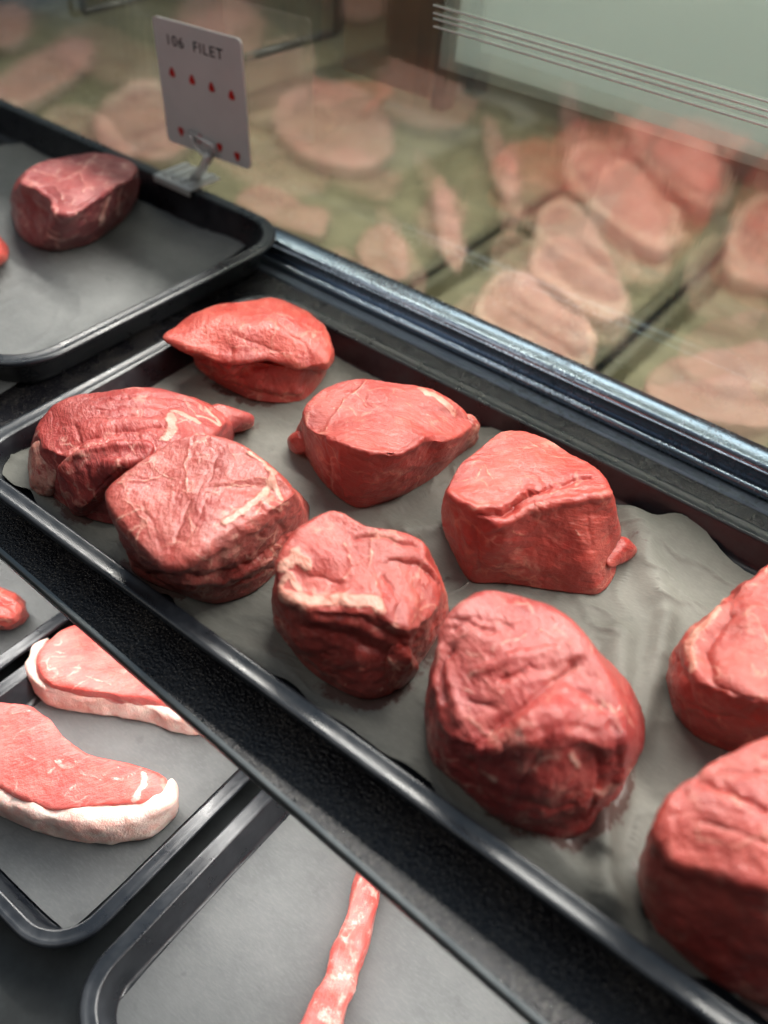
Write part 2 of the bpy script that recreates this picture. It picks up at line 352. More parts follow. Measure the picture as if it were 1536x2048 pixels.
BASES = []
def meat(name, lobes, z0, seed, mat, strokes=(), grain=0.0, amp=1.0, parent=None, fatrim=None, fat0=0.0, fine=1.0, tilt=0.3, **kw):
    V = np.zeros((0, 3)); F = []; rim = np.zeros(0); ang = np.zeros(0); fatl = np.zeros(0)
    for lb in lobes:
        args = dict(kw); args.update(lb.get('kw', {}))
        if fatrim is None and mat.name.startswith('raw_beef') and z0 > 0: BASES.append(closed_spline([at(x, y, z0) for x, y in lb['B']], 0))
        v, f, r, a = lobe(lb['T'], lb['B'], z0 + lb.get('lift', 0), **args)
        b = len(V); V = np.r_[V, v]; F += [tuple(i + b for i in q) for q in f]
        rim = np.r_[rim, r]; ang = np.r_[ang, a]; fatl = np.r_[fatl, np.full(len(v), lb.get('fat', 0.0))]
    o = mesh_obj(name, V, F, mat, parent)
    me = o.data
    org = V[0] - np.array(me.vertices[0].co)
    nv = len(V)
    def normals():
        a = np.zeros(nv * 3); me.vertices.foreach_get('normal', a); return a.reshape(-1, 3)
    def setco(P): me.vertices.foreach_set('co', (P - org).ravel()); me.update()
    ca, sa = math.cos(grain), math.sin(grain)
    G = np.c_[V[:, 0] * ca + V[:, 1] * sa, -V[:, 0] * sa + V[:, 1] * ca, V[:, 2] + tilt * (V[:, 0] * ca + V[:, 1] * sa)]
    fat = fatl + fat0; crease_shade = np.zeros(nv)
    up = np.clip((V[:, 2] - z0 * CM) / .006, 0, 1)
    # large lumps
    N1 = normals()
    disp = fbm(V, 30, seed, 2) * .0024 + fbm(V, 95, seed + 5, 2) * .00045
    # folds along the grain: ridged noise stretched along the fibres
    Gs = np.c_[G[:, 0] * 40, G[:, 1] * 130, G[:, 2] * 130]
    rg = 1 - np.abs(fbm(Gs, 1.4, seed + 11, 4)) * 2
    msk = np.clip(fbm(V, 45, seed + 17, 2) * 1.6 + .45, 0, 1)
    disp += np.clip(rg, -1, 1) * .0002 * msk
    crv = np.abs(fbm(np.c_[G[:, 0] * 55, G[:, 1] * 95, G[:, 2] * 95], 1.0, seed + 23, 2))
    disp -= np.exp(-(crv / .045) ** 2) * .00025 * np.clip(fbm(V, 38, seed + 29, 2) * 2.2 - .1, 0, 1)
    disp += fbm(V, 130, seed + 31, 3) * .0008 * np.clip((.62 - N1[:, 2]) / .45, 0, 1)
    P = V + N1 * (disp * amp * up)[:, None]
    setco(P)
    # hand-placed folds, ridges, fat seams and veins lying on the surface
    if strokes:
        tree = BVHTree.FromPolygons([tuple(p) for p in P], F)
        N2 = normals()
        for kind, w, dep, pts in strokes:
            if kind in ('crease', 'ridge'): w *= 1.25; dep *= .58
            W = []
            for (x0, y0), (x1, y1) in zip(pts[:-1], pts[1:]):
                n = max(2, int(math.hypot(x1 - x0, y1 - y0) / 14))
                for i in range(n + 1):
                    jx = math.sin(i * 2.1 + x0) * 2.2; jy = math.cos(i * 1.7 + y0) * 2.2
                    h = tree.ray_cast(Vector(EYE), Vector(ray(x0 + (x1 - x0) * i / n + jx, y0 + (y1 - y0) * i / n + jy)))
                    if h[0] is not None: W.append(np.array(h[0]))
            if len(W) < 2: continue
            keep = [W[0]]
            for q in W[1:]:
                if np.linalg.norm(q - keep[-1]) < .02: keep.append(q)
            if len(keep) < 2: continue
            d = seg_dist(P, keep) / (w * CM)
            d = d * (1 + .35 * np.sin(G[:, 0] * 900 + seed) * .5)
            g = np.exp(-d * d) if kind != 'crease' else np.exp(-np.abs(d) * 1.5)
            if kind == 'crease': P = P - N2 * (g * dep * CM)[:, None]; crease_shade += .35 * g  # grooves also darkened in the colour, like occlusion shade
            elif kind == 'ridge': P = P + N2 * (g * dep * CM)[:, None]
            elif kind == 'fat': P = P + N2 * (np.clip(g * 1.6, 0, 1) * dep * CM)[:, None]; fat = np.maximum(fat, np.clip(g * 1.35, 0, 1))
            elif kind == 'vein': P = P + N2 * (g * dep * CM)[:, None]; fat = np.maximum(fat, g * .62)
        setco(P)
    if fatrim:
        w, a0, a1, k = fatrim
        inside = np.clip(((rim - (1 - w)) / .12), 0, 1)
        aa = (ang - a0) % (2 * math.pi)
        sel = np.clip(np.minimum(aa, ((a1 - a0) % (2 * math.pi) or 6.2831) - aa) / .25, 0, 1) if a1 != a0 else 1
        fat = np.maximum(fat, inside * sel * k)
    # fine grain
    N3 = normals()
    fn = np.array([noise.noise(Vector(p) * 1.0) for p in np.c_[G[:, 0] * 170, G[:, 1] * 480, G[:, 2] * 480]]) * .00013 + fbm(P, 420, seed + 3, 2) * .00015
    P = P + N3 * (fn * fine * up)[:, None]
    setco(P)
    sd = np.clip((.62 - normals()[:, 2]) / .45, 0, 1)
    for nm, arr in (('fat', fat), ('tone', np.clip(crease_shade, 0, 1)), ('side', sd)):
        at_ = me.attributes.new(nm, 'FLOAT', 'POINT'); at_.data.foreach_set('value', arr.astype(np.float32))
    at_ = me.attributes.new('fib', 'FLOAT_VECTOR', 'POINT'); at_.data.foreach_set('vector', (G + seed * .37).astype(np.float32).ravel())
    return o

# ------------------------------------------------------------------ setting: deck, wall, shelf
b = MB(); b.box(-2.6, 1.2, -.35, 1.18, -.145, -.112)
tag(b.build('counter', M['deck']), kind='structure')
WZ = at_y(1225, 218, 1.15)[2]
b = MB(); b.box(-1.2, 1.2, 1.155, 1.175, -.11, .30)
wall = tag(b.build('wall', M['skirting']), kind='structure')

SX0, SX1, SY0, SKEW = -1.25, .55, .1145, -.045
shelf = tag(empty('display_shelf', (-.35, .28, -.012)), 'black pebbled display shelf with a steel rail along its glass side', 'shelf')
b = MB()
ys0, ys1 = SY0 + .004 + SKEW * SX0, SY0 + .004 + SKEW * SX1
b.add([(SX0, ys0, z) for z in (-.012, 0)] + [(SX1, ys1, z) for z in (-.012, 0)] + [(SX1, .4080, z) for z in (-.012, 0)] + [(SX0, .4080, z) for z in (-.012, 0)],
      [(1, 3, 5, 7), (0, 6, 4, 2), (0, 2, 3, 1), (2, 4, 5, 3), (4, 6, 7, 5), (6, 0, 1, 7)])
b.build('shelf_top', M['speckle'], shelf)
b = MB()
pr = [(SY0 + .0022 + .0016 * math.cos(a), -.0012 + .0021 * math.sin(a)) for a in np.linspace(math.pi * .5, math.pi * 1.5, 9)]
pr = [(SY0 + .0037, .0010)] + pr + [(SY0 + .0037, -.0035)]
b.extrude(pr, SX0, SX1, SKEW); b.build('edge_strip', M['strip_steel'], shelf)
b = MB(); b.extrude([(.4085, -.012), (.4085, .0), (.4095, .0012), (.4170, .0012), (.4170, -.012)], SX0, SX1); b.build('ledge_strip', M['dark_steel'], shelf)
b = MB(); b.tube([(SX0, .4195, .0035), (SX1, .4195, .0035)], .0026, 14); b.build('bead', M['steel'], shelf, True)
b = MB()
prof = [(.4222, z) for z in np.linspace(-.012, .0135, 18)]
prof = [(y, z + .0015) for y, z in prof]
prof += [(.4222 + .0042 * (1 - math.cos(a)), .0142 + .0038 * math.sin(a)) for a in np.linspace(.12, 1.36, 14)]
prof += [(.4256 + .0146 * u, .0180 + .0010 * math.sin(u * 3.14) - .0010 * u ** 2.2) for u in np.linspace(.06, 1, 24)]
prof += [(.4402 + .0016 * math.sin(a), .0170 - .0018 * (1 - math.cos(a))) for a in np.linspace(.2, 1.57, 8)]
prof += [(.4418, z) for z in np.linspace(.0135, -.012, 12)]
b.extrude(prof, SX0, SX1); o = b.build('rail', M['steel'], shelf, True)
o.data.polygons.foreach_set('use_smooth', [True] * len(o.data.polygons))

# ------------------------------------------------------------------ trays and papers
def rrect(x0, x1, y0, y1, r, n=12):
    P = []
    for cx_, cy_, a0 in ((x1 - r, y1 - r, 0), (x0 + r, y1 - r, 90), (x0 + r, y0 + r, 180), (x1 - r, y0 + r, 270)):
        for k in range(n + 1):
            a = math.radians(a0 + 90 * k / n); P.append((cx_ + r * math.cos(a), cy_ + r * math.sin(a)))
    return P
def ring_mesh(rings, cap=True):
    n = len(rings[0]); V = [p for r in rings for p in r]; F = []
    for i in range(len(rings) - 1):
        for k in range(n): F.append((i * n + k, i * n + (k + 1) % n, (i + 1) * n + (k + 1) % n, (i + 1) * n + k))
    if cap: F.append(tuple((len(rings) - 1) * n + k for k in range(n)))
    return V, F
def tray(x0, x1, y0, y1, zf, zl, label, r=3.2, lip=.95, mat='tray', group=None, slope=.55):   # cm
    root = tag(empty('tray', ((x0 + x1) / 2 * CM, (y0 + y1) / 2 * CM, zf * CM - .002)), label, 'tray', group)
    def rg(i, z):
        rr = max(.4, r - i)
        return [(x * CM, y * CM, z * CM) for x, y in rrect(x0 + i, x1 - i, y0 + i, y1 - i, rr)]
    rim = [rg(lip - .12, zl - .32), rg(.05, zl - .30), rg(0, zl - .18), rg(.05, zl - .05), rg(.16, zl), rg(.30, zl - .03), rg(lip - .3, zl - .05), rg(lip - .16, zl - .01), rg(lip - .05, zl - .03), rg(lip, zl - .12)]
    V, F = ring_mesh(rim, False); mesh_obj('rim', V, F, M[mat], root)
    bas = [rg(lip, zl - .13), rg(lip + slope * .4, zl * .6 + zf * .4), rg(lip + slope * .8, zf + .35), rg(lip + slope, zf + .13), rg(lip + slope + .25, zf + .02), rg(lip + slope + .6, zf)]
    V, F = ring_mesh(bas, True); nin = len(V)
    out = [rg(lip - .1, zl - .33), rg(lip + slope * .8 - .15, zf + .2), rg(lip + slope + .2, zf - .19)]
    V2, F2 = ring_mesh(out, True)
    V = V + V2; F = F + [tuple(i + nin for i in f[::-1]) for f in F2]
    mesh_obj('basin', V, F, M[mat], root)
    return root
def paper(outline, z, label, mat, seed, wr=.06, curl=(), folds=(), world=False, crinkle=0, N=420, K=110):
    W = closed_spline([(*[c * CM for c in p], 0) if world else at(p[0], p[1], z) for p in outline], 0)
    th = np.linspace(-math.pi, math.pi, N, endpoint=False); cen = (W[:, :2].max(0) + W[:, :2].min(0)) / 2
    # keep corners crisp: resample by arc length instead of by angle
    L = np.r_[0, np.cumsum(np.linalg.norm(np.diff(np.r_[W, W[:1]], axis=0), axis=1))]
    WW = np.r_[W, W[:1]]; tt = np.linspace(0, L[-1], N, endpoint=False)
    E = np.c_[np.interp(tt, L, WW[:, 0]), np.interp(tt, L, WW[:, 1])]
    rows = []
    for k in np.linspace(.01, 1, K): rows.append(np.c_[cen + (E - cen) * k, np.full(N, z * CM)])
    V = np.concatenate(rows)
    edge = np.repeat(np.linspace(.01, 1, K), N)
    V[:, 2] += np.abs(fbm(V, 22, seed, 3)) * wr * CM * 2 + (fbm(V, 60, seed + 4, 2) * .25 * wr * CM) + wr * .3 * CM
    for px, py, h, rad in curl:          # lifted corners and edges
        c = at(px, py, z); d = np.linalg.norm(V[:, :2] - c[:2], axis=1) / (rad * CM)
        V[:, 2] += h * CM * np.exp(-d * d)
    for pts, w, h in folds:
        Wp = [np.array(at(x, y, z)) for x, y in pts]
        flat = V.copy(); flat[:, 2] = z * CM
        d = seg_dist(flat, Wp) / (w * CM)
        V[:, 2] += 1.5 * h * CM * np.exp(-d * d)
    if crinkle:
        cr1 = np.abs(fbm(V, 26, seed + 9, 2)); cr2 = np.abs(fbm(V * np.array((1.0, .45, 1)), 40, seed + 12, 2))
        V[:, 2] += (np.exp(-cr1 / .035) * .0014 + np.exp(-cr2 / .03) * .0011) * crinkle
    V[:, 2] = np.maximum(V[:, 2], z * CM)
    F = []
    for i in range(K - 1):
        for k in range(N): F.append((i * N + k, i * N + (k + 1) % N, (i + 1) * N + (k + 1) % N, (i + 1) * N + k))
    F.append(tuple(range(N))[::-1])
    o = mesh_obj('paper', V, F, M[mat])
    return tag(o, label, 'paper liner')

tray(-36.0, 14, 14.3, 37.3, .32, 2.0, 'long black tray of thick red filets in the middle of the shelf')
tray(-90, -38.1, 19.5, 43.2, .32, 2.7, 'black tray at upper left whose corner overlaps the steel rail', r=4.0)
LZ = -10.9                                # floor of the trays on the lower deck
LG = 'trays on the lower deck'
tray(-31.3, -17.0, 3.6, 30, LZ, -9.2, 'lower black tray holding two white-rimmed strip steaks', r=2.8, lip=.8)
tray(-16.2, 1.6, 2.6, 30, LZ, -9.2, 'lower black tray with a single narrow pink meat strip', r=3.0, lip=.8)
tray(-46.5, -32.0, 3.6, 30, LZ, -9.2, 'lower black tray at the left edge under the shelf, with a red meat end', r=2.8, lip=.8)
tray(2.2, 18, 2.6, 30, LZ, -9.2, 'lower black tray whose rim only peeks out at the bottom edge', r=3.0, lip=.8)

main_paper = paper([(-5, 906), (55, 905), (190, 830), (345, 735), (500, 715), (656, 706), (724, 742), (860, 815), (953, 868), (1000, 872), (1110, 950), (1229, 1023), (1297, 1054),
       (1336, 1052), (1385, 1065), (1424, 1104), (1482, 1147), (1600, 1190), (1760, 1260), (2000, 1420), (2050, 1700), (1900, 2020), (1700, 2130), (1560, 2060), (1482, 2005), (1429, 1963), (1360, 1954), (1297, 1922), (1214, 1869), (1112, 1796),
       (1005, 1718), (980, 1684), (946, 1664), (888, 1625), (868, 1581), (839, 1552), (800, 1528), (768, 1510), (695, 1455), (625, 1410), (580, 1365), (500, 1335), (440, 1290), (385, 1255), (360, 1228), (340, 1194), (295, 1186),
       (240, 1150), (140, 1065), (80, 1020), (65, 995), (30, 985), (-5, 945)], .42,
      'wrinkled grey butcher paper under the red filets', 'paper', 3, .09, crinkle=1.0,
      curl=[(1340, 1060, .9, 3.0), (60, 950, .7, 2.5), (990, 880, .5, 2.0)],
      folds=[([(1240, 1280), (1220, 1480)], .7, .35), ([(1330, 1240), (1290, 1420), (1200, 1700)], .5, .3), ([(1180, 1560), (1210, 1810)], .5, .4), ([(1090, 1700), (1230, 1820)], .6, .25),
             ([(1250, 1050), (1320, 1200)], .8, .35), ([(790, 1080), (870, 1060)], .4, .15), ([(400, 1270), (560, 1330)], .5, .15), ([(850, 1130), (800, 1060)], .5, .15)])
paper([(-300, 310), (-60, 290), (40, 290), (88, 262), (150, 300), (215, 345), (330, 395), (498, 479), (455, 520), (395, 556), (340, 590), (225, 665), (100, 735), (0, 790), (-200, 900), (-420, 800)], .42,
      'dark grey paper lining the tray at upper left', 'paper2', 9, .04, crinkle=.5, curl=[(480, 480, .4, 2.0), (95, 270, .5, 2.)])
paper([(-29.4, 5.6), (-27, 5.2), (-19.5, 5.2), (-18.6, 6), (-18.5, 15), (-18.6, 27.6), (-24, 28), (-29.6, 27.5), (-29.7, 16)], LZ + .12, 'grey paper under the two strip steaks', 'paper2', 12, .03, world=True)
paper([(-14.6, 4.2), (-13, 4.0), (-7, 4.1), (-1, 4), (-.2, 5), (-.1, 16), (-.3, 27.5), (-7, 28), (-14.3, 27.7), (-14.7, 16)], LZ + .12, 'speckled grey paper beneath the narrow meat strip', 'paper2', 15, .03, world=True)
paper([(-44.6, 5.6), (-43, 5.2), (-35, 5.2), (-33.6, 6), (-33.5, 15), (-33.6, 27.6), (-40, 28), (-44.6, 27.5)], LZ + .12, 'strip of grey paper at the left edge beneath a red meat end', 'paper2', 18, .03, world=True)
paper([(3.8, 4.3), (9, 4.1), (16.4, 4.5), (16.5, 16), (16.3, 27.6), (9, 28), (3.9, 27.5), (3.7, 16)], LZ + .12, 'grey paper in the lower tray at the bottom edge', 'paper2', 21, .03, world=True)

# ------------------------------------------------------------------ filets
FG = 'raw filets on the shelf trays'
ZP = .55
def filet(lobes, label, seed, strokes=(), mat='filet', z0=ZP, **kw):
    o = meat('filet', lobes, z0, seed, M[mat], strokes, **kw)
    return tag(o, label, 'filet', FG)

# top of the tray: slab with an overhanging upper flap
filet([dict(T=[(324, 674, 1.7), (380, 632, 1.6), (450, 603, 1.6), (540, 597, 1.6), (615, 620, 1.6), (655, 672, 1.4), (658, 722, 1.1), (600, 735, 1.0), (535, 722, 1.3), (460, 727, 1.4), (390, 705, 1.6)],
            B=[(335, 690), (390, 714), (432, 724), (464, 752), (492, 736), (530, 728), (566, 750), (610, 744), (648, 748), (655, 710), (610, 660), (520, 640), (430, 645), (360, 665)], lift=1.7, kw=dict(bulge=.12)),
       dict(T=[(398, 706, 2.5), (440, 712, 2.6), (505, 722, 2.6), (570, 732, 2.6), (630, 732, 2.5), (655, 735, 2.1), (650, 690, 2.2), (560, 660, 2.2), (450, 665, 2.2), (395, 695, 2.2)],
            B=[(395, 738), (430, 765), (500, 800), (560, 808), (610, 800), (650, 755), (652, 715), (600, 690), (520, 685), (440, 695), (395, 715)], kw=dict(dome=.1, bulge=.0))],
      'rounded filet with an overhanging flap, farthest back in its tray', 1,
      [('crease', .28, .45, [(395, 722), (470, 735), (540, 735), (640, 750)]), ('ridge', .25, .18, [(335, 680), (400, 700), (462, 720), (535, 715), (600, 728)]),
       ('crease', .16, .25, [(460, 700), (466, 725)]), ('crease', .13, .12, [(470, 670), (560, 705)]), ('crease', .12, .12, [(560, 650), (610, 690), (625, 725)]),
       ('ridge', .2, .18, [(450, 755), (520, 775), (600, 785)]), ('crease', .12, .2, [(480, 775), (560, 795)]), ('vein', .06, .0, [(520, 612), (590, 640)]), ('vein', .07, .02, [(545, 705), (600, 712)])],
      mat='bright_filet', dome=1.0, grain=2.4, bulge=.05)
# far left: broad mound with torn lobes and a fat end
filet([dict(T=[(78, 852, 2.5), (112, 808, 3.0), (180, 780, 3.3), (260, 774, 3.4), (330, 778, 3.2), (400, 800, 2.8), (452, 842, 2.4), (400, 885, 3), (330, 910, 3.2), (250, 935, 3), (180, 935, 3), (120, 910, 3), (85, 890, 2.8)],
            B=[(62, 900), (68, 960), (110, 1000), (180, 1040), (250, 1050), (350, 1010), (440, 930), (470, 870), (440, 840), (360, 815), (250, 815), (150, 835), (85, 860)]),
       dict(T=[(425, 812, 2.0), (465, 818, 1.7), (512, 836, 1.0), (470, 858, 1.1), (420, 872, 1.8)], B=[(420, 870), (470, 868), (508, 848), (465, 838), (420, 840)], kw=dict(N=80, S=20, C=20, dome=.2)),
       dict(T=[(113, 930, 3.0), (150, 905, 3.6), (230, 885, 3.9), (300, 880, 4), (300, 915, 3.8), (240, 935, 3.6), (200, 980, 2.4), (178, 1012, 1.6), (150, 1014, 1.5), (125, 965, 2.5)],
            B=[(135, 985), (145, 1030), (182, 1035), (250, 1010), (300, 970), (280, 940), (200, 930)], kw=dict(N=140, S=30, C=30, dome=.3)),
       dict(T=[(62, 892, 2.2), (98, 868, 2.9), (130, 880, 3.0), (122, 930, 2.4), (98, 980, .9), (72, 972, .9), (60, 930, 1.5)], B=[(60, 945), (72, 985), (105, 995), (140, 960), (130, 920), (80, 910)], fat=.75, kw=dict(N=100, S=26, C=24, dome=.2))],
      'torn filet with a pale fat end, leftmost in the filet tray', 2,
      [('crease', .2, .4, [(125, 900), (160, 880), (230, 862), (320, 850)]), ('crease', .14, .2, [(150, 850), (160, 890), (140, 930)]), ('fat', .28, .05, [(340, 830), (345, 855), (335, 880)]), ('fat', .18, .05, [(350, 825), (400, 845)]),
       ('fat', .12, .03, [(90, 805), (140, 780), (190, 772)]), ('crease', .1, .12, [(200, 800), (300, 790), (380, 800)]), ('crease', .09, .1, [(190, 820), (290, 812), (360, 815)]), ('crease', .09, .1, [(180, 838), (260, 832), (320, 830)]),
       ('ridge', .18, .2, [(120, 935), (160, 905), (230, 890), (300, 890)]), ('crease', .1, .15, [(170, 930), (185, 970)]), ('fat', .1, .03, [(395, 830), (440, 850), (400, 800)]), ('crease', .2, .3, [(190, 985), (245, 935)])],
      mat='deep_filet', dome=.5, grain=-.5, bulge=.15)
# tall pale filet leaning in front of it
filet([dict(T=[(212, 985, 4.6), (268, 932, 5.0), (320, 893, 5.2), (378, 868, 5.3), (450, 873, 5.3), (510, 903, 5.1), (560, 950, 4.8), (592, 985, 4.2), (560, 1012, 4.5), (470, 1055, 4.7), (400, 1100, 4.7), (335, 1135, 4.2), (292, 1105, 4.3), (240, 1045, 4.5)],
            B=[(262, 1140), (300, 1168), (360, 1190), (430, 1210), (500, 1190), (550, 1150), (605, 1080), (618, 1010), (570, 985), (480, 965), (380, 975), (300, 1025), (262, 1085)])],
      'tall filet with thin white veins across its pale cut top', 3,
      [('vein', .07, .03, [(385, 870), (370, 930), (300, 960), (230, 965)]), ('vein', .06, .02, [(370, 930), (375, 985), (420, 985)]), ('vein', .06, .02, [(455, 885), (475, 930), (500, 925)]), ('fat', .17, .05, [(555, 930), (530, 985), (490, 1020), (450, 1045)]),
       ('fat', .12, .04, [(500, 905), (540, 940), (560, 1000)]), ('crease', .10, .14, [(378, 1000), (366, 1040), (340, 1100)]), ('crease', .09, .10, [(412, 1000), (395, 1040), (372, 1085)]),
       ('crease', .08, .08, [(285, 1010), (312, 1060), (322, 1100)]), ('vein', .05, .02, [(250, 1000), (290, 1040), (310, 1090)]), ('ridge', .25, .2, [(340, 1140), (410, 1110), (480, 1070), (560, 1030)]),
       ('crease', .18, .3, [(300, 1150), (400, 1155), (500, 1130), (590, 1060)]), ('crease', .12, .2, [(380, 1175), (460, 1175), (540, 1140)]), ('ridge', .2, .2, [(360, 1165), (450, 1165), (540, 1120)]), ('crease', .14, .25, [(520, 1010), (570, 1060), (580, 1110)]),
       ('vein', .05, .02, [(440, 1000), (470, 960), (530, 955)]), ('crease', .08, .12, [(435, 905), (420, 960)]), ('vein', .05, .01, [(310, 940), (350, 960)])],
      mat='pale_filet', dome=.25, grain=2.0, bulge=.1)
# behind the middle: smooth block with a crisp cut edge
filet([dict(T=[(606, 815, 3.8), (645, 772, 4.0), (720, 752, 4.2), (800, 762, 4.1), (868, 783, 3.9), (915, 812, 3.6), (945, 850, 2.8), (900, 882, 3.4), (852, 880, 4.0), (800, 908, 4.3), (740, 905, 4.5), (690, 890, 4.5), (650, 872, 4.2), (612, 855, 3.7)],
            B=[(592, 885), (612, 915), (640, 960), (680, 1000), (722, 1018), (800, 995), (870, 955), (910, 920), (945, 885), (900, 865), (800, 845), (700, 845), (620, 865)], kw=dict(soft=3)),
       dict(T=[(574, 882, 1.0), (598, 858, 1.8), (622, 872, 2.2), (618, 900, 1.2), (592, 905, .7)], B=[(576, 892), (592, 908), (622, 908), (622, 880), (590, 877)], kw=dict(N=60, S=16, C=16, dome=.2)),
       dict(T=[(915, 830, 3.2), (945, 828, 3.2), (962, 852, 2.6), (945, 868, 2.3), (915, 875, 2.6)], B=[(915, 900), (945, 895), (950, 880), (930, 870), (910, 880)], fat=.6, kw=dict(N=60, S=16, C=16, dome=.1))],
      'smooth filet with a crisp front edge and pale fat tip, second in far row', 4,
      [('vein', .09, .04, [(745, 755), (690, 800), (655, 850), (648, 880)]), ('fat', .2, .03, [(830, 770), (880, 800), (910, 825)]), ('ridge', .12, .15, [(680, 888), (740, 905), (800, 908), (850, 875), (900, 872)]), ('crease', .14, .15, [(640, 860), (660, 930), (660, 990)]),
       ('ridge', .15, .18, [(655, 880), (680, 900), (690, 990)]), ('vein', .05, .02, [(700, 770), (735, 815)]), ('vein', .05, .01, [(790, 790), (830, 820), (900, 840)]), ('crease', .1, .1, [(870, 880), (840, 930)])],
      dome=.35, grain=.3, bulge=.1, amp=.8)
# near row middle: ragged with fat scraps
filet([dict(T=[(560, 1112, 4.8), (600, 1055, 5.0), (662, 1018, 5.1), (730, 1050, 5.0), (800, 1065, 4.8), (848, 1085, 4.4), (850, 1115, 4.3), (882, 1160, 3.5), (880, 1215, 3.1), (820, 1262, 3.8), (760, 1232, 4.5), (690, 1228, 4.7), (610, 1218, 4.5), (558, 1180, 4.3)],
            B=[(558, 1235), (588, 1310), (640, 1360), (720, 1398), (780, 1390), (840, 1330), (882, 1255), (886, 1205), (850, 1175), (760, 1145), (660, 1145), (590, 1175)]),
       dict(T=[(770, 1300, 3.0), (800, 1275, 3.2), (828, 1290, 2.8), (830, 1325, 2.2), (800, 1345, 1.8), (775, 1335, 2.2)], B=[(770, 1370), (800, 1380), (835, 1345), (820, 1320), (780, 1330)], kw=dict(N=70, S=18, C=18, dome=.2))],
      'ragged filet with a long white fat strip across its front top', 5,
      [('fat', .30, .10, [(570, 1195), (640, 1205), (700, 1200), (755, 1210)]), ('fat', .26, .08, [(570, 1130), (590, 1110), (615, 1130)]), ('fat', .16, .05, [(560, 1170), (580, 1150), (600, 1185)]), ('fat', .14, .05, [(690, 1025), (740, 1050)]),
       ('vein', .09, .04, [(690, 1090), (705, 1130), (690, 1160)]), ('vein', .09, .04, [(745, 1075), (740, 1130), (760, 1190)]), ('vein', .06, .03, [(705, 1130), (740, 1115)]), ('crease', .14, .28, [(705, 1075), (760, 1070), (840, 1095)]), ('crease', .14, .25, [(780, 1120), (840, 1130), (880, 1170)]),
       ('crease', .12, .2, [(640, 1230), (720, 1235), (780, 1270), (800, 1280)]), ('crease', .2, .3, [(600, 1255), (690, 1270), (770, 1310)]), ('ridge', .2, .2, [(610, 1235), (700, 1245), (790, 1290)]), ('crease', .1, .15, [(620, 1150), (680, 1165)]),
       ('ridge', .18, .15, [(800, 1150), (830, 1200), (810, 1250)]), ('crease', .1, .2, [(770, 1150), (800, 1200), (790, 1250)]), ('vein', .08, .03, [(820, 1160), (835, 1210), (815, 1260)]), ('fat', .08, .03, [(770, 1310), (800, 1340)])],
      dome=.3, grain=2.7, bulge=.15, amp=1.2)
# right of the middle: square block with a tail
filet([dict(T=[(888, 975, 4.6), (915, 925, 4.8), (980, 872, 4.8), (1022, 855, 4.8), (1100, 877, 4.7), (1180, 918, 4.7), (1213, 952, 4.8), (1220, 990, 4.7), (1150, 1000, 4.9), (1070, 1012, 4.8), (1010, 1050, 4.4), (950, 1025, 4.8), (900, 992, 4.8)],
            B=[(885, 1045), (905, 1105), (940, 1165), (1010, 1168), (1100, 1182), (1195, 1190), (1230, 1150), (1232, 1085), (1215, 1045), (1120, 995), (1000, 975), (920, 995)], kw=dict(soft=3)),
       dict(T=[(1205, 1080, 1.8), (1250, 1077, 1.5), (1276, 1100, .9), (1262, 1118, .7), (1215, 1140, 1.2)], B=[(1205, 1130), (1250, 1124), (1274, 1108), (1250, 1092), (1205, 1100)], kw=dict(N=70, S=18, C=18, dome=.15))],
      'square filet with a small tail at its right foot', 6,
      [('crease', .16, .5, [(960, 1030), (1010, 1030), (1060, 985), (1180, 950)]), ('ridge', .16, .25, [(900, 990), (950, 1018), (1000, 1015), (1060, 980)]), ('ridge', .2, .3, [(970, 1060), (1060, 1020), (1150, 1000), (1215, 985)]), ('crease', .18, .3, [(950, 1050), (960, 1150)]),
       ('crease', .1, .15, [(910, 1010), (925, 1110)]), ('vein', .06, .02, [(905, 965), (950, 955), (970, 930), (985, 960)]), ('vein', .05, .02, [(1040, 870), (1100, 910), (1180, 925)]), ('vein', .06, .02, [(1080, 990), (1150, 975), (1215, 970)]), ('crease', .1, .12, [(1175, 1030), (1185, 1100)]), ('vein', .07, .02, [(1150, 1060), (1170, 1085)]), ('vein', .06, .02, [(990, 1070), (1020, 1060), (1060, 1075)])],
      mat='bright_filet', dome=.2, grain=.9, bulge=.12, amp=.9)
